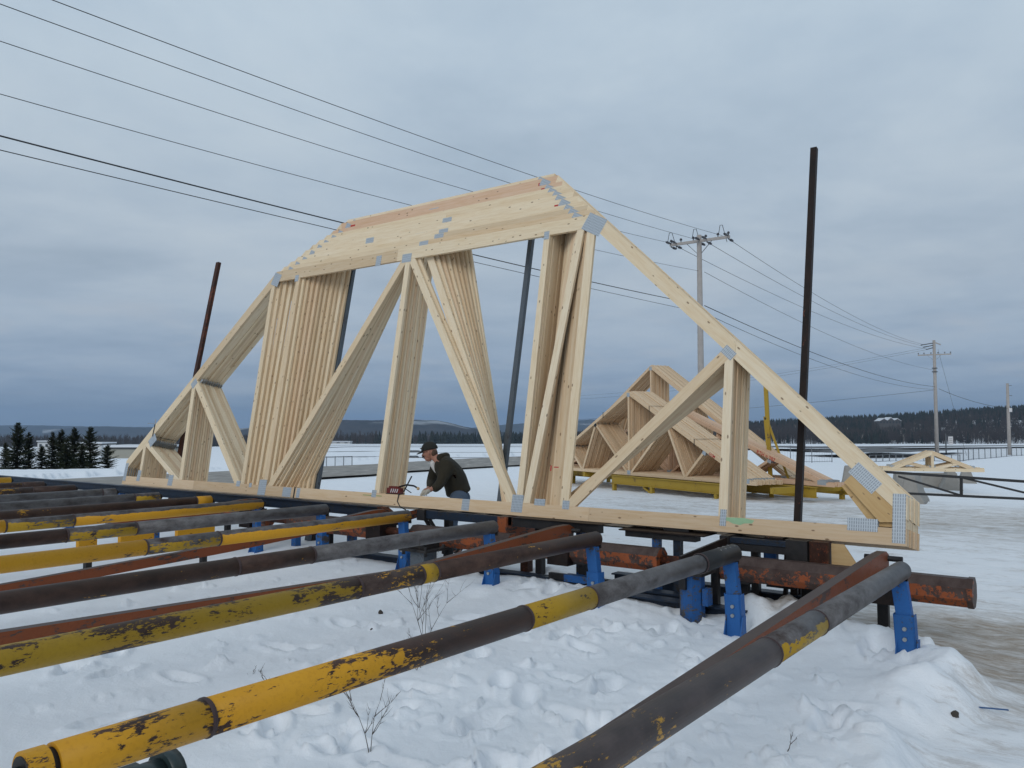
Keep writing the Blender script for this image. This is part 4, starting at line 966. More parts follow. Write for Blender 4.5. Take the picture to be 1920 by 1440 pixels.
# head: faces left, slightly towards the camera
hd = rel(J['hd']); fwd = Vector((-.90, -.38, -.22)).normalized(); sdv = fwd.cross(Vector((0, 0, 1))).normalized(); upv = sdv.cross(fwd).normalized()
HM = Matrix.Translation(hd) @ Matrix((tuple((fwd.x, sdv.x, upv.x, 0)), (fwd.y, sdv.y, upv.y, 0), (fwd.z, sdv.z, upv.z, 0), (0, 0, 0, 1)))
hb = MB().sphere((0, 0, .01), .098, 18, 12, (1.03, .80, 1.12)); hb.sphere((.035, 0, -.070), .058, 14, 8, (.95, .85, .85))
hb.add([(.085, -.016, .025), (.085, .016, .025), (.128, .0, -.022), (.092, -.02, -.03), (.092, .02, -.03)], [(0, 1, 2), (0, 2, 3), (1, 4, 2), (3, 2, 4)])
for s_ in (-1, 1): hb.sphere((-.012, s_ * .082, -.005), .026, 8, 6, (.7, .35, 1.15))
hb.build('head', 'skin', body, HM)
MB().tube([(.100, -.035, -.042), (.112, 0, -.036), (.100, .035, -.042)], .012, 8).build('moustache', 'hair', body, HM)
MB().tube([(.094, -.022, -.062), (.100, 0, -.064), (.094, .022, -.062)], .006, 6).build('mouth', 'tool_red', body, HM)
for s_ in (-1, 1):
    MB().tube([(.096, s_ * .012, .016), (.100, s_ * .034, .018), (.088, s_ * .058, .014), (.0, s_ * .084, .012)], .004, 6).build('glasses', 'rubber', body, HM)
    MB().sphere((.084, s_ * .034, .014), .011, 8, 6).build('eye', 'sign_white', body, HM)
MB().sphere((-.055, 0, -.02), .080, 14, 8, (.6, .88, .9)).build('hair', 'hair', body, HM)
cp = MB().sphere((-.004, 0, .035), .112, 18, 12, (1.04, .86, 1.0)); cp.v = [(x, y, max(z, .030)) for x, y, z in cp.v]; cap = cp.build('cap', 'cap', MAN, HM)
MB().prism([(.07, -.080), (.13, -.066), (.175, -.03), (.182, 0), (.175, .03), (.13, .066), (.07, .080)], .030, .038, (0, 1, 2)).build('visor', 'cap', cap, Matrix.Rotation(.16, 4, 'Y') @ Matrix.Translation((0, 0, .008)))
MB().box((.106, -.03, .068), (.116, .02, .084)).build('cap_emblem', 'cap_mark', cap, Matrix.Rotation(.0, 4, 'Y'))
# gloved hands: palm and five fingers
for hp, wp, cl in ((rel(J['hn']), rel(J['wn']), 1.), (rel(J['hf']), rel(J['wf']), 1.)):
    d = (hp - wp).normalized(); sd_ = d.cross(Vector((0, 0, 1))).normalized(); up_ = sd_.cross(d)
    nn = [(wp + d * -.01, .040), (wp + d * .05, (.048, .032))]; ee = [(0, 1)]
    for k_, (o_, L_) in enumerate(((-.033, .060), (-.011, .072), (.011, .068), (.033, .052))):
        i0 = len(nn); base = wp + d * .085 + sd_ * o_
        nn += [(base, .0125), (base + d * L_ * .5 - up_ * .010, .0115), (base + d * L_ * .72 - up_ * .038, .010), (base + d * L_ * .5 - up_ * .055, .009)]
        ee += [(1, i0), (i0, i0 + 1), (i0 + 1, i0 + 2), (i0 + 2, i0 + 3)]
    i0 = len(nn); nn += [(wp + d * .045 - sd_ * .045, .014), (wp + d * .085 - sd_ * .055 - up_ * .02, .012), (wp + d * .11 - sd_ * .035 - up_ * .035, .010)]; ee += [(1, i0), (i0, i0 + 1), (i0 + 1, i0 + 2)]
    link('glove', skin_mesh('glove', nn, ee, 1, 1), 'glove', MAN)

# ================================================================ GABLE TRUSS STACKS BEHIND
def frame_mat(o, far, ):
    far = Vector(far).normalized(); up_ = Vector((0, 0, 1)); w = far.cross(up_).normalized()
    M = Matrix.Identity(4)
    for r_ in range(3): M[r_][0] = far[r_]; M[r_][1] = up_[r_]; M[r_][2] = w[r_]; M[r_][3] = o[r_]
    return M
def gable_truss(parent, hs, h, webs, wood, cw=.09, ww=.07, plates=True, over=0.):
    sl_ = h / hs; an = math.atan(sl_); d = cw / math.cos(an)
    member(parent, 'bottom_chord', [(-hs, 0), (hs, 0), (hs, cw), (-hs, cw)], 0, 0, .038, wood)
    x0 = hs - (cw / sl_)                    # where the slope's upper edge leaves the chord
    for s in (-1, 1):
        pl = [(s * 0, h), (s * (hs + over), -over * sl_), (s * (hs + over), -over * sl_ - d * 0 + .0), (s * (hs - (d) / sl_), 0), (0, h - d)]
        pl = [(s * .0008, h), (s * hs, .0), (s * (hs - d / sl_), 0.), (s * .0008, h - d)]
        pl = clip([pl[0], pl[3], pl[2], pl[1]] if s > 0 else pl, (0, cw + .001), (1, 0))
        if len(pl) < 3: pl = clip(pl[::-1], (0, cw + .001), (1, 0))
        member(parent, 'sloped_chord', pl, -an * s, 0, .038, wood)
    for i, (a, b) in enumerate(webs):
        dd = np.array(b) - np.array(a); dd = dd / np.hypot(*dd)
        poly, ag = plank(tuple(np.array(a) - dd * .25), tuple(np.array(b) + dd * .25), ww)
        poly = clip(poly, (0, cw + .001), (1, 0)); poly = clip(poly, (0, h - d - .001), (-1, sl_)); poly = clip(poly, (0, h - d - .001), (-1, -sl_))
        ins = .002 + .0015 * (i % 3); member(parent, 'web', poly, ag, ins, .038 - ins, wood)
    if plates:
        plate(parent, 0, h - .10, .14, .12, 0); plate(parent, 0, cw * .9, .16, .12, 0)
        for s in (-1, 1): plate(parent, s * (hs - .35), .09, .26, .11, 0)
        for (a, b) in webs[1:]:
            t_ = a if a[1] > b[1] else b
            plate(parent, t_[0], t_[1] - .03, .13, .10, -an * (1 if t_[0] > 0 else -1))
ang = math.radians(28.4); FAR = FH * math.cos(ang) - RT * math.sin(ang); SID = RT * math.cos(ang) + FH * math.sin(ang)
OA = onz(1179, 891, .22)
def stack(o, far, n, hs, h, webs, wood, lab_front, lab_rest, group, pitch=.0455, side=None, jit=.02):
    w = Vector(far).cross(Vector((0, 0, 1))).normalized(); first = None
    for k in range(n):
        off = Vector(o) + w * (pitch * k) + Vector(far) * (random.uniform(-jit, jit) if k else 0) + Vector((0, 0, random.uniform(-.001, .022) if k else 0))
        if first is None:
            first = thing('roof_truss', lab_front, 'truss', mw=frame_mat(off, far), group=group); gable_truss(first, hs, h, webs, wood); proto = first
        else:
            c = copy_tree(proto); c.matrix_basis = frame_mat(off, far); c['label'] = lab_rest % ORD[k - 1]
    return first
sA = 2.47 / 5.1
def sw(L, hs, h):
    out = [((0, .05), (0, h))]
    for s in (-1, 1):
        for (a, ta), (b, tb) in L:
            za = h * (1 - a / hs) - .12 if ta else .05; zb = h * (1 - b / hs) - .12 if tb else .05
            out.append(((s * a, za), (s * b, zb)))
    return out
fa = stack(OA, FAR, 20, 5.1, 2.47, sw([((.06, 0), (1.735, 1)), ((1.735, 1), (2.49, 0)), ((2.49, 0), (3.27, 1))], 5.1, 2.47), 'wood_warm',
      'front gable truss marked H/M in the low stack on the yellow frame', '%s gable truss behind the one marked H/M on the yellow frame', 'gable trusses of the low stack')
OC = OA + SID * 1.20 - FAR * (6.36 - 6.0)
fc = stack(OC, FAR, 11, 6.0, 2.08, sw([((.06, 0), (2.0, 1)), ((2.0, 1), (3.0, 0)), ((3.0, 0), (4.0, 1))], 6.0, 2.08), 'wood_pink',
      'pinkish low-pitched truss lettered in red behind the low stack', '%s pinkish low-pitched truss behind the red lettered one', 'low-pitched pink trusses')
OBk = OA + SID * 1.85 + FAR * 1.30
stack(OBk, FAR, 16, 5.9, 3.40, sw([((.06, 0), (1.5, 1)), ((1.5, 1), (2.6, 0)), ((2.6, 0), (3.6, 1))], 5.9, 3.40), 'wood_warm',
      'front truss of the tall peaked stack behind the low stack', '%s truss behind the front one of the tall peaked stack', 'gable trusses of the tall stack')
def lettering(text, parent, u, v, size, angle, m):
    cu = bpy.data.curves.new('lettering', 'FONT'); cu.body = text; cu.size = size; cu.extrude = .0006; cu.offset = size * .012
    o = bpy.data.objects.new('lettering', cu); col.objects.link(o); dg = bpy.context.evaluated_depsgraph_get(); dg.update()
    me = bpy.data.meshes.new_from_object(o.evaluated_get(dg)); bpy.data.objects.remove(o); me.materials.clear()
    M = Matrix.Translation((u, v, -.0016)) @ Matrix.Rotation(math.pi, 4, 'Y') @ Matrix.Rotation(angle, 4, 'Z')
    return link('lettering', me, m, parent, M)
lettering('H/M', fa, -3.45, 2.47 * (1 - 3.45 / 5.1) - .105, .13, -math.atan(sA), 'red_ink')
lettering('RTH = 287', fc, -3.55, 2.08 * (1 - 3.55 / 6.0) - .115, .145, -math.atan(2.08 / 6), 'red_ink')
for lab, o_, px, hs, h in (('thin strap over the near slope of the low stack', OA, 2.9, 5.1, 2.47), ('thin strap over the far slope of the low stack', OA, -1.3, 5.1, 2.47), ('thin strap high on the near slope of the low stack', OA, 1.0, 5.1, 2.47)):
    zt = h * (1 - abs(px) / hs); q0 = Vector(o_) - Vector(FAR) * px; wv = Vector(SID)
    b = MB(); pts = [q0 + wv * -.006 + Vector((0, 0, zt - .14)), q0 + wv * -.006 + Vector((0, 0, zt + .034)), q0 + wv * (.0455 * 20 + .006) + Vector((0, 0, zt + .034)), q0 + wv * (.0455 * 20 + .006) + Vector((0, 0, zt - .14)), q0 + wv * -.006 + Vector((0, 0, zt - .14))]
    for p, q in zip(pts[:-1], pts[1:]): b.bar(p, q, .018, .005)
    tag(b.build('steel_strap', 'strap'), lab, 'strap', 'steel straps on the low stack')
# yellow steel trestle under them
TR = thing('yellow_trestle', 'long yellow steel trestle carrying the gable trusses', 'trestle', mw=frame_mat(OA, FAR))
def ibeam(b, x0, x1, y0, y1, w, tw):
    b.box((x0, y0, w - tw), (x1, y0 + .02, w + tw)); b.box((x0, y1 - .02, w - tw), (x1, y1, w + tw)); b.box((x0, y0 + .02, w - .01), (x1, y1 - .02, w + .01))
for w_, a_, c_, in ((-.16, -4.4, .62), (1.02, -6.0, 5.2), (2.5, -6.0, 5.2)):
    b = MB(); ibeam(b, a_, c_, -.27, -.012, w_, .06); b.build('long_beam', 'yellow_frame', TR)
for x in (-5.6, -3.2, -.2, 2.4, 4.9):
    MB().box((x - .06, -.16, .0), (x + .06, -.014, .94)).build('cross_beam', 'yellow_frame', TR); MB().box((x - .06, -.16, 1.1), (x + .06, -.014, 2.42)).build('cross_beam', 'yellow_frame', TR)
for x in (-3.9, -1.3, .5):
    P_ = OA + FAR * x - SID * .16; g = gz_(P_[0], P_[1]) - OA[2]; MB().box((x - .05, g - .1, -.21), (x + .05, -.271, -.11)).build('foot', 'yellow_frame', TR)
for x in (-5.5, -2.5, .5, 4.6):
    for w_ in (1.02, 2.5):
        P_ = OA + FAR * x + SID * w_; g = gz_(P_[0], P_[1]) - OA[2]; MB().box((x - .05, g - .1, w_ - .05), (x + .05, -.271, w_ + .05)).build('foot', 'yellow_frame', TR)
MB().bar((-.9, -.29, -.16), (-1.25, -.44, -.16), .05, .04).build('brace', 'yellow_frame', TR)
yp = atd(1446, 880, 21.5); gy = gz_(yp[0], yp[1])
YP = thing('yellow_stake', 'upright yellow stake with slanted brace behind the dark brown post', 'post', loc=(yp[0], yp[1], gy))
t0 = Vector(atd(1434, 690, 21.5)) - Vector((yp[0], yp[1], gy)); t1 = Vector(atd(1445, 835, 21.5)) - Vector((yp[0], yp[1], gy))
MB().bar((0, 0, -.1), t0, .10, .07).build('stake', 'yellow_frame', YP); MB().bar(t1 * .99 + Vector((-.06, 0, .62)), Vector(atd(1482, 908, 21.3)) - Vector((yp[0], yp[1], gy)) , .055, .055).build('brace', 'yellow_frame', YP)
MB().bar(t1 + Vector((-.07, -.05, .0)), t1 + Vector((-.13, -.05, .75)), .05, .05).build('sleeve', 'yellow_frame', YP); MB().sphere(tuple(t1 + Vector((-.1, -.02, .70))), .07, 8, 6).build('strap_knot', 'strap', YP)

# ---- small trusses on concrete barriers
def barrier(label, c, yaw, L, z=None, h=.81, tilt=0.):
    g = gz_(c[0], c[1]) if z is None else z
    B_ = thing('concrete_barrier', label, 'barrier', loc=(c[0], c[1], g), group='concrete barriers'); B_.rotation_euler = (tilt, 0, yaw)
    pr = [(-.30, -.1), (-.30, .06), (-.19, .26), (-.11, h), (.11, h), (.19, .26), (.30, .06), (.30, -.1)]
    me = MB().prism(pr, -L / 2, L / 2, (1, 2, 0)).mesh('block'); bm = bmesh.new(); bm.from_mesh(me); bmesh.ops.bevel(bm, geom=[e for e in bm.edges], offset=.02, segments=1, affect='EDGES'); bm.to_mesh(me); bm.free()
    link('block', me, 'concrete', B_)
    MB().box((L / 2 + .001, -.06, .35), (L / 2 + .012, .06, .43)).build('slot', 'dark_band', B_); return B_
YW = math.atan2(RT[1], RT[0])
barrier('concrete barrier tied with black strap beside the dark wooden wedge', onz(1592, 912, -.1), YW + 1.2, .9, h=.72)
barrier('concrete barrier standing in front of the small truss stack by the black gate', onz(1712, 938, -.12), YW + 1.0, 1.1, h=.66)
barrier('long concrete barrier under the middle of the small truss stack', onz(1735, 906, -.15), YW - .05, 1.9, h=.46)
barrier('concrete barrier showing its slotted end under the small truss stack', onz(1782, 910, -.15), YW + 1.15, 1.2, h=.58)
barrier('concrete barrier at the far end under the small truss stack', onz(1812, 900, -.2), YW + 1.1, .9, h=.52)
oS = onz(1752, 884, .40); fS = (RT * math.cos(.3) - FH * math.sin(.3)) * -1
fs = stack(oS + RT * -.05, -fS, 9, 1.28, .56, [((0, .05), (0, .56)), ((.0, .06), (.62, .22)), ((0, .06), (-.62, .22))], 'wood', 'front truss of the small low stack on concrete barriers', '%s small low truss behind the front one on the concrete barriers', 'small trusses on the barriers', pitch=-.10, jit=.03)

# ---- black gate
GT = thing('gate', 'black tubular steel gate reaching in from the side near the concrete barriers', 'gate', loc=tuple(atd(2010, 960, 12.6) * np.array([1, 1, 0])))
go = Vector(GT.location)
def gp(px, py): return Vector(atd(px, py, np.interp(px, [1640, 2010], [13.6, 12.6]))) - go
def gbar(nm, a, b, r=.021): MB().bar(a, b, r * 2, r * 2).build(nm, 'rubber', GT)
gbar('top_rail', gp(1655, 884.5), gp(2010, 909)); gbar('bottom_rail', gp(1655, 923), gp(2010, 939.5), .019); gbar('end_bar', gp(1655, 884.5), gp(1655, 923))
gbar('upright', gp(1802.5, 895), gp(1802.5, 929.5)); gbar('upright', gp(1980, 907), gp(1980, 938)); gbar('diagonal', gp(1684, 893), gp(1799, 928), .016); gbar('diagonal', gp(1806, 896), gp(1976, 937), .016)
gb = gz_(*atd(2010, 960, 12.6)[:2]); MB().tube([(0, 0, gb - .2), (0, 0, 1.3)], .05, 12).build('gate_post', 'rubber', GT)

# ================================================================ POLES AND WIRES
D1, D2 = 40., 92.
P1 = atd(1316, 850, D1); P2 = atd(1757, 850, D2); LINE = (P2 - P1)[:2]; LINE = LINE / np.hypot(*LINE); PERP = np.array([LINE[1], -LINE[0]])
def pole(label, px, ytop, D, arms, r=.15, lean=0.):
    b = atd(px, 850, D); g = gz_(b[0], b[1]); o = thing('utility_pole', label, 'pole', loc=(b[0], b[1], g), group='wooden utility poles')
    top = atd(px, ytop, D)[2] - g
    MB().tube([(0, 0, -.3), (0, 0, top * .5), (0, 0, top)], [r * 1.1, r * .95, r * .75], 12).build('shaft', 'pole_wood', o)
    for (y, half, dirv) in arms:
        z = atd(px, y, D)[2] - g; d = Vector((dirv[0], dirv[1], 0)); ar = MB().bar(-d * half + Vector((0, 0, z)), d * half + Vector((0, 0, z)), .11, .13).build('crossarm', 'pole_wood', o)
        for s in (-1, 1): MB().bar(d * (s * half * .42) + Vector((0, 0, z - .06)), d * (s * .1) + Vector((0, 0, z - .62)), .04, .02).build('brace', 'pole_metal', ar)
        for t in (-.96, -.62, -.2, .22, .62, .96):
            c = d * (t * half); MB().tube([c + Vector((0, 0, z + .065)), c + Vector((0, 0, z + .16)), c + Vector((0, 0, z + .17)), c + Vector((0, 0, z + .24)), c + Vector((0, 0, z + .27))], [.025, .025, .075, .06, .03], 8).build('insulator', 'insulator', ar)
    return o, g, top
p1, g1, t1_ = pole('tall grey wooden pole with one crossarm behind the low truss stack', 1316, 441, D1, [(452, 1.56, PERP)], .155)
d1 = Vector((PERP[0], PERP[1], 0)); zA = atd(1316, 452, D1)[2] - g1
for t, sx in ((-1.5, 1), (-1.2, 1), (.05, 1), (.4, 1), (1.5, 1)):
    for sgn in (-1, 1):
        c = d1 * t + Vector((0, 0, zA + (.05 if sgn < 0 else -.10))); l = Vector((LINE[0], LINE[1], 0)) * sgn; MB().tube([c, c + l * .25, c + l * .27, c + l * .5, c + l * .62], [.03, .03, .07, .06, .02], 8).build('strain_insulator', 'insulator', p1)
for t in (-1.45, -.15, 1.2):
    c = d1 * t; l = Vector((LINE[0], LINE[1], 0))
    MB().tube([c - l * .5 + Vector((0, 0, zA + .05)), c - l * .3 + Vector((0, 0, zA + .55)), c + Vector((0, 0, zA + .62)), c + l * .2 + Vector((0, 0, zA + .35)), c + l * .55 + Vector((0, 0, zA - .1))], .014, 6).build('jumper', 'wire', p1)
p2, g2, t2_ = pole('farther pole with double top and crossarm above the wooded hill', 1757, 638, D2, [(665, 1.85, PERP * .9 + LINE * .1)], .2)
zt2 = atd(1757, 643, D2)[2] - g2
for k_, (dy, dx) in enumerate(((0, -1.5), (-.25, -1.25), (-.5, -.9))): MB().bar((0, 0, zt2 + dy), Vector((RT[0] * dx, RT[1] * dx, zt2 + dy - .25)), .09, .09).build('strain_insulator', 'insulator', p2)
MB().bar((0, 0, zt2 + .1), Vector((RT[0] * .75, RT[1] * .75, zt2 - .2)), .1, .1).build('side_arm', 'pole_wood', p2)
for z_ in (-2.9, -3.3): MB().box((-.25, -.25, zt2 + z_), (.25, .25, zt2 + z_ + .1)).build('bracket', 'pole_metal', p2)
p3, g3, t3_ = pole('short leaning pole with grey box by the chain link fence', 1893, 719, 96., [], .19)
MB().box((.12, -.25, t3_ * .60), (.40, .05, t3_ * .60 + .45)).build('meter_box', 'sign_white', p3)
for z_ in (.97, .83): MB().bar((0, 0, t3_ * z_), Vector((RT[0] * .5, RT[1] * .5, t3_ * z_)), .05, .05).build('bracket', 'pole_metal', p3)
p4, g4, t4_ = pole('tiny distant pole with a crossarm over the low left slope', 290, 786, 330., [(794, 3.0, RT[:2])], .2)

def wire(label, pts, r=.009):
    return tag(MB().tube(pts, r, 5, True).build('wire', 'wire'), label, 'wire', 'overhead wires')
def span_line(att, att_px, ways, toward, n=46, tmax=1., length=54.):
    """parabola in the vertical plane through att along toward, through the sight lines of the two ways"""
    A0 = np.array(att, float); d = np.array([toward[0], toward[1]]); ts = []; zs = []
    for (px, py) in ways:
        r = ray(px, py); M_ = np.array([[r[0], -d[0]], [r[1], -d[1]]]); s_, t_ = np.linalg.solve(M_, A0[:2]); ts.append(t_); zs.append(1.6 + r[2] * s_)
    C = np.array([[t, t * t] for t in ts]); co = np.linalg.solve(C, np.array(zs) - A0[2])
    T = np.linspace(0, length, n); return [(A0[0] + d[0] * t, A0[1] + d[1] * t, A0[2] + co[0] * t + co[1] * t * t) for t in T]
def armpt(t, dz=0.): return np.array([P1[0] + PERP[0] * t, P1[1] + PERP[1] * t, g1 + zA + dz])
pw = lambda y, dx=-.13: atd(1316, y, D1) + np.array([RT[0] * dx, RT[1] * dx, 0])
B2 = -LINE
SP = [('top overhead power wire crossing above the stepped stack', armpt(1.2, .1), [(960, 316), (300, 76)], .009), ('second overhead power wire from the top above the stack', armpt(-.15, .1), [(955, 343), (200, 80)], .009),
      ('third overhead power wire from the top above the stack', armpt(-1.5, .1), [(885, 359), (150, 127)], .009), ('fourth overhead wire fixed to the side of the grey pole', pw(508), [(775, 386), (150, 218)], .008),
      ('thick twisted overhead cable passing behind the stack', pw(571), [(980, 499), (200, 306)], .017), ('thin overhead cable just under the thick twisted one', pw(585), [(980, 512), (200, 329)], .010)]
for lab, a, ways, r in SP: wire(lab, span_line(a, None, ways, B2, length=46.), r)
p2a = lambda y, dx=0.: atd(1757, y, D2) + np.array([RT[0] * dx, RT[1] * dx, 0])
def sag(a, b, s, n=24): a = np.array(a); b = np.array(b); return [tuple(a + (b - a) * t - np.array([0, 0, 4 * s * t * (1 - t)])) for t in np.linspace(0, 1, n)]
for lab, a, b, s, r in [('power wire from the crossarm tip to the farther pole', armpt(1.5, -.1), p2a(646, -1.5), .75, .012), ('power wire from the crossarm middle to the farther pole', armpt(.4, -.1), p2a(650, -1.2), .75, .012), ('power wire from the crossarm left to the farther pole', armpt(-1.2, -.1), p2a(655, -.9), .8, .012),
                        ('neutral wire between the two wooden poles', pw(510, .13), p2a(694, -.2), .8, .011), ('thick cable between the two wooden poles', pw(573, .13), p2a(725, -.2), .75, .020), ('thin cable below the thick one between the poles', pw(587, .13), p2a(730, -.2), .9, .013),
                        ('cable sagging from the farther pole to the short pole', p2a(729, .2), atd(1893, 766, 96.), .35, .022), ('cable running off from the short pole', atd(1893, 766, 96.), atd(2100, 762, 92.), .3, .022),
                        ('low service wire from the farther pole across behind the stacks', p2a(731, -.2), atd(1000, 790, 130.), .5, .016), ('pair of service wires from the farther pole top, upper one', p2a(652, -1.2), atd(1000, 745, 150.), 1.2, .011), ('pair of service wires from the farther pole top, lower one', p2a(655, -1.0), atd(1000, 752, 150.), 1.2, .011),
                        ('steel guy wire slanting down from the farther pole', p2a(655, .1), np.array([*atd(1812, 840, 88.)[:2], gz_(*atd(1812, 840, 88.)[:2])]), .05, .012)]:
    wire(lab, sag(a, b, s), r)

# ================================================================ FENCES, SIGN, BUILDINGS
def fence(label, pts, n, h, rails=2):
    W_ = np.array([gnd(*p)[:2] for p in pts]); W_ = resample(W_, n); o = thing('chain_link_fence', label, 'fence', loc=(W_[0][0], W_[0][1], 0)); o0 = Vector(o.location)
    zz = ground_h(W_[:, 0].copy(), W_[:, 1].copy()); sc_ = max(1., np.hypot(*W_[0]) / 60.)
    for p, z in zip(W_, zz): MB().tube([Vector((p[0], p[1], z - .2)) - o0, Vector((p[0], p[1], z + h)) - o0], .03 * sc_, 6).build('fence_post', 'fence_steel', o)
    for k in range(rails):
        b = MB(); hh = h * (1 - k / max(1, rails - 1) * .92) if rails > 1 else h
        b.tube([Vector((p[0], p[1], z + hh - .03)) - o0 for p, z in zip(W_, zz)], .018 * sc_, 5); b.build('fence_rail', 'fence_steel', o)
    b = MB()
    for i in range(n - 1):
        for t in np.linspace(0, 1, 9)[1:-1]:
            p = W_[i] * (1 - t) + W_[i + 1] * t; z = zz[i] * (1 - t) + zz[i + 1] * t
            b.tube([Vector((p[0], p[1], z)) - o0, Vector((p[0], p[1], z + h - .04)) - o0], .005 * sc_, 3, False)
    b.build('mesh_wire', 'fence_steel', o, kind='stuff'); return o
fence('chain link fence beside the short pole and the snow piles', [(1796, 862), (1830, 858.5), (1880, 855), (1920, 852.5), (1960, 850)], 19, 1.0)
fence('low chain link fence behind the long right slope', [(1630, 862), (1690, 861), (1760, 861), (1800, 862)], 12, .55)
fence('chain link fence by the road behind the left webs', [(540, 869), (600, 868.5), (660, 867.5)], 8, .7)
fence('chain link fence section behind the dark brown post', [(1440, 866), (1500, 864.5), (1560, 863)], 4, 1.2)
sp = atd(1774, 845, 100.); sg = gz_(sp[0], sp[1])
SG = thing('hanging_sign', 'pale sign hanging from a dark post beside the farther pole', 'sign', loc=(sp[0], sp[1], sg)); rr3 = Vector(RT)
ztop = atd(1774, 813, 100.)[2] - sg; MB().bar((0, 0, -.2), (0, 0, ztop), .13, .13).build('sign_post', 'pole_metal', SG); MB().bar((0, 0, ztop - .25), rr3 * .95 + Vector((0, 0, ztop - .25)), .06, .06).build('sign_arm', 'pole_metal', SG)
c = rr3 * .58 + Vector((0, 0, ztop - .85)); pnl = MB().bar(c - rr3 * .29, c + rr3 * .29, .04, 1.0).build('sign_panel', 'sign_white', SG)
for dz in (.22, .02, -.2): MB().bar(c - rr3 * .2 + Vector((0, 0, dz)) - Vector(FH) * .026, c + rr3 * .2 + Vector((0, 0, dz)) - Vector(FH) * .026, .006, .07).build('print_line', 'concrete', pnl)

def building(name, label, px0, px1, ytop, ybot, D, depth_, wall, roof_t, gables=(), win=6):
    a, b = atd(px0, ybot, D), atd(px1, ybot, D); zt = atd(px0, ytop, D)[2]; zb = a[2]; c = (a + b) / 2; g = min(zb, gz_(c[0], c[1])) - .5
    o = thing(name, label, 'building', loc=(c[0], c[1], zb)); o.rotation_euler = (0, 0, YW); w = np.hypot(*(b - a)[:2]) / 2; h = zt - zb
    MB().box((-w, 0, g - zb), (w, depth_, h)).build('wall', wall, o)
    if not gables:
        MB().box((-w - .3, -.3, h + .001), (w + .3, depth_ + .3, h + roof_t * .45)).build('fascia', 'dark_band', o)
        MB().box((-w - .25, -.25, h + roof_t * .45 + .001), (w + .25, depth_ + .25, h + roof_t)).build('roof', 'roof_snow', o)
    for (x0, x1, hr) in gables:
        xa, xb = -w + 2 * w * x0, -w + 2 * w * x1; m_ = (xa + xb) / 2
        MB().prism([(xa - .5, h - .3), (m_, h + hr), (xb + .5, h - .3)], -1., depth_ + .5, (0, 2, 1)).build('roof', 'roof_snow', o)
        MB().prism([(xa + .3, h - .31), (m_, h + hr - .9), (xb - .3, h - .31)], -1.3, -1.01, (0, 2, 1)).build('gable', wall, o)
    for i in range(win):
        x = -w + 2 * w * (i + .5) / win; MB().box((x - w / win * .4, -.06, h * .45), (x + w / win * .4, -.005, h * .8)).build('window', 'glass', o)
    return o
building('low_building', 'long beige flat-roofed building behind the spruces', 196, 300, 842, 858, 240., 14, 'beige_wall', 1.1, win=0)
building('low_building', 'small white building among the spruce tops', 70, 93, 829.5, 845, 300., 8, 'white_wall', .6, win=2)
building('low_building', 'pale shed roof showing between two spruces', 100, 190, 834, 850, 280., 10, 'white_wall', .8, win=4)
building('low_building', 'tiny far building at the edge of the airfield wood', 612, 656, 829.2, 832.2, 820., 12, 'white_wall', 1., win=3)
building('large_house', 'large dark house with snowy gabled roofs on the wooded hill', 1649, 1690, 789, 797, 985., 14, 'house_wall', 1., gables=((0., .40, 3.4), (.32, .72, 4.4), (.62, 1., 3.2)), win=7)

# ================================================================ TREES AND WEEDS
def spruce(label, px, ytop, ybot, D, seed, spread=.24):
    R = random.Random(seed); b = atd(px, ybot, D); h = atd(px, ytop, D)[2] - b[2]; g = gz_(b[0], b[1])
    T = thing('spruce_tree', label, 'tree', loc=(b[0], b[1], b[2]), group='spruces beyond the road')
    MB().tube([(0, 0, min(-.3, g - b[2] - .2)), (0, 0, h * .5), (0, 0, h * .98)], [h * .022, h * .014, .01], 7).build('trunk', 'bark', T)
    c = MB(); nw = 32
    for i in range(nw):
        t = i / (nw - 1.); z = h * (.04 + .95 * t); Lmax = h * (spread + .12) * (1 - t) ** .72 + h * .02
        wl_ = R.uniform(.62, 1.18)
        for k in range(R.randint(7, 10)):
            if R.random() < .12: continue
            a = R.uniform(0, 6.283); L = Lmax * wl_ * R.uniform(.6, 1.2); up0 = .30 * t + .05 - .25 * (1 - t)
            n = max(3, int(L / h * 38))
            d = Vector((math.cos(a), math.sin(a), 0)); s = Vector((-d.y, d.x, 0)); zz = z + R.uniform(-.02, .02) * h
            prev = Vector((0, 0, zz))
            for j in range(1, n + 1):
                f = j / n; p = d * (L * f) + Vector((0, 0, zz + L * (up0 * f + .22 * f * f)))
                wd = h * .052 * (1.15 - f) * R.uniform(.7, 1.3)
                mid = (prev + p) / 2
                for sg_ in (-1, 1):
                    tip = mid + s * (sg_ * wd) + d * (wd * .9) + Vector((0, 0, R.uniform(-.8, .2) * wd)); c.add([prev, p + d * wd * .3, tip], [(0, 1, 2)])
                dn = mid + Vector((0, 0, -wd * R.uniform(.5, 1.0))) + d * wd * .4; c.add([prev, p, dn], [(0, 1, 2)])
                prev = p
    me = bpy.data.meshes.new('crown'); me.from_pydata(c.v, [], c.f); me.update(); link('crown', me, 'spruce', T)
    return T
spruce('tallest spruce at the open end of the spruce row', 31, 793, 888, 66., 1, .30)
spruce('narrow spruce close beside the tallest one', 53, 811, 887, 67., 2, .20)
spruce('short thin spruce leading the second clump', 97, 810, 884, 68., 3, .20)
spruce('slim spruce between two fuller ones', 113, 805, 883, 69., 4, .18)
spruce('full spruce with broad open top', 138, 801, 882, 68., 5, .27)
spruce('full spruce with dense pointed top', 168, 800, 881, 68., 6, .26)
spruce('low bushy spruce beside the beige building', 201, 834, 879, 67., 7, .42)
spruce('bushy low spruce under the two tallest pointed tops', 153, 832, 881, 66., 11, .40)
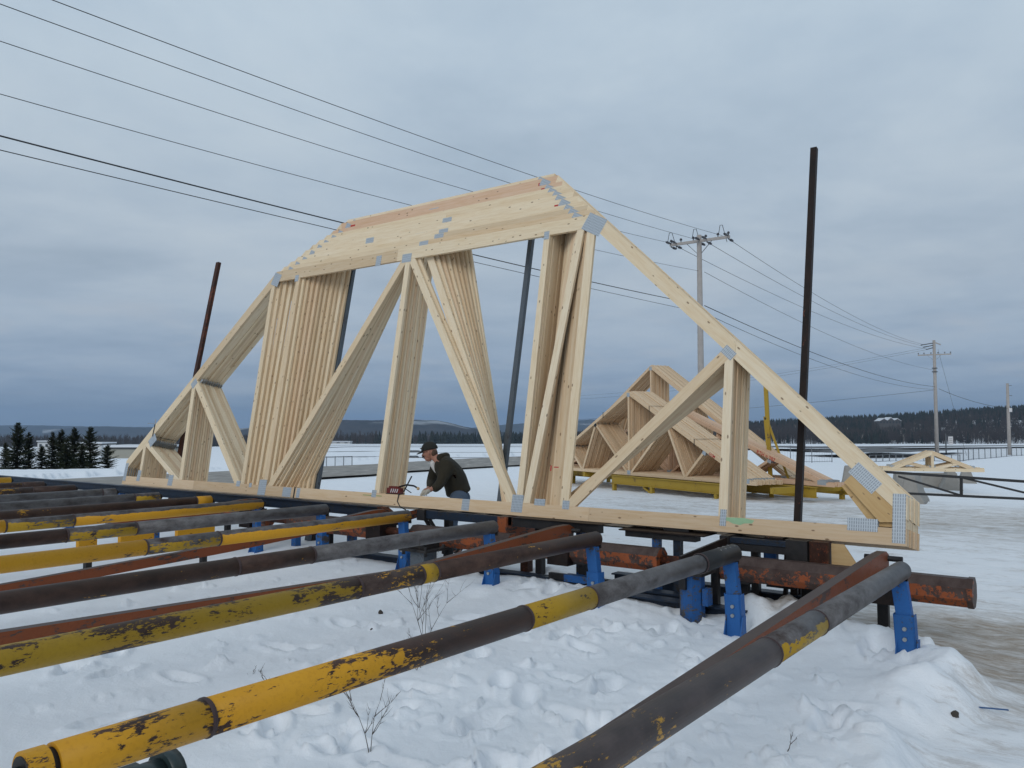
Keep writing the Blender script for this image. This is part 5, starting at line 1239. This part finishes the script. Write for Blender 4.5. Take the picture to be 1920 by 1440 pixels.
spruce('low thin spruce at the outer edge of the row', 10, 830, 888, 67., 12, .35)
spruce('middle-sized spruce tucked between the slim ones', 124, 822, 883, 66., 13, .30)
spruce('low dark spruce filling the gap between the clumps', 78, 836, 885, 67., 8, .42)

def weed(label, px, py, hpx, seed, n=5, spread=.5):
    R = random.Random(seed); b = onz(px, py, 0.); g = gz_(b[0], b[1]); D = depth(b[0], b[1]); h = hpx / F * D
    T = thing('dry_weed', label, 'weed', loc=(b[0], b[1], g)); m_ = MB()
    def grow(p, d, L, r, lev):
        pts = [p]; q = p.copy(); dd = d.copy()
        for i in range(4):
            dd = (dd + Vector((R.uniform(-.22, .22), R.uniform(-.22, .22), R.uniform(-.05, .15)))).normalized(); q = q + dd * (L / 4); pts.append(q.copy())
            if lev > 0 and i > 0:
                for _ in range(R.randint(1, 2)): grow(q.copy(), (dd + Vector((R.uniform(-.9, .9), R.uniform(-.9, .9), R.uniform(-.1, .5)))).normalized(), L * R.uniform(.28, .5), r * .6, lev - 1)
        m_.tube(pts, [r * (1 - .2 * i) for i in range(5)], 4, False)
    for _ in range(n): grow(Vector((R.uniform(-.02, .02), R.uniform(-.02, .02), -.04)), Vector((R.uniform(-spread, spread), R.uniform(-spread, spread), 1)).normalized(), h * R.uniform(.65, 1.0), .0035, 2)
    m_.build('stem', 'twig', T); return T
weed('tall forked dry weed in the snow below the yellow pipe', 690, 1432, 165, 1, 2, .18)
weed('fine branched dry bush behind the patchy yellow pipe', 800, 1225, 150, 2, 5, .45)
weed('small dry twigs under the chipped part of the yellow pipe', 785, 1262, 60, 3, 4, .7)
weed('thin dry stalk below the yellow pipe weld', 536, 1345, 90, 4, 2, .25)
weed('tiny dark sprig poking out of the smooth snow', 1470, 1412, 36, 5, 1, .3)
weed('dry bush seen through the webs of the low stack', 1205, 897, 45, 6, 6, .5)
weed('dry bush beside the yellow trestle', 1240, 898, 40, 7, 6, .5)
weed('dry stalk between two olive pipe shadows', 480, 1265, 40, 8, 2, .3)
def clod(label, px, py, r, m_='clod'):
    b = onz(px, py, 0.); g = gz_(b[0], b[1]); bm = bmesh.new(); bmesh.ops.create_icosphere(bm, subdivisions=2, radius=r)
    for v in bm.verts: v.co *= random.uniform(.75, 1.2)
    me = bpy.data.meshes.new('clod'); bm.to_mesh(me); bm.free(); o = link('clod', me, m_); o.location = (b[0], b[1], g + r * .3); tag(o, label, 'clod'); return o
clod('dark round clod on the snow between two pipes', 714, 1148, .022); clod('small dark clod on the snow', 697, 1177, .012); clod('dark scrap on the dirty snow near the blue strip', 1790, 1333, .022)
b_ = onz(1845, 1313, 0.); gz0 = gz_(b_[0], b_[1]); o = MB().bar((b_[0] - .11, b_[1] - .05, gz0 + .012), (b_[0] + .12, b_[1] + .03, gz0 + .012), .012, .006).build('plastic_strip', 'blue_bit'); tag(o, 'thin blue plastic strip lying on the dirty snow', 'strip')

# ================================================================ AIR
hz = MB().box((-15500, -15500, -130), (15500, 15500, 330)).build('haze', None, kind='stuff'); tag(hz, 'thin bluish winter haze over the land', 'haze')
m = bpy.data.materials.new('haze'); m.use_nodes = True; t = m.node_tree; t.nodes.clear(); o_ = nd(t, 'ShaderNodeOutputMaterial'); pv = nd(t, 'ShaderNodeVolumePrincipled')
pv.inputs['Color'].default_value = (.52, .72, 1., 1); pv.inputs['Density'].default_value = 1.1e-4; pv.inputs['Anisotropy'].default_value = .2; lk(t, pv.outputs[0], o_.inputs['Volume']); hz.data.materials.append(m)
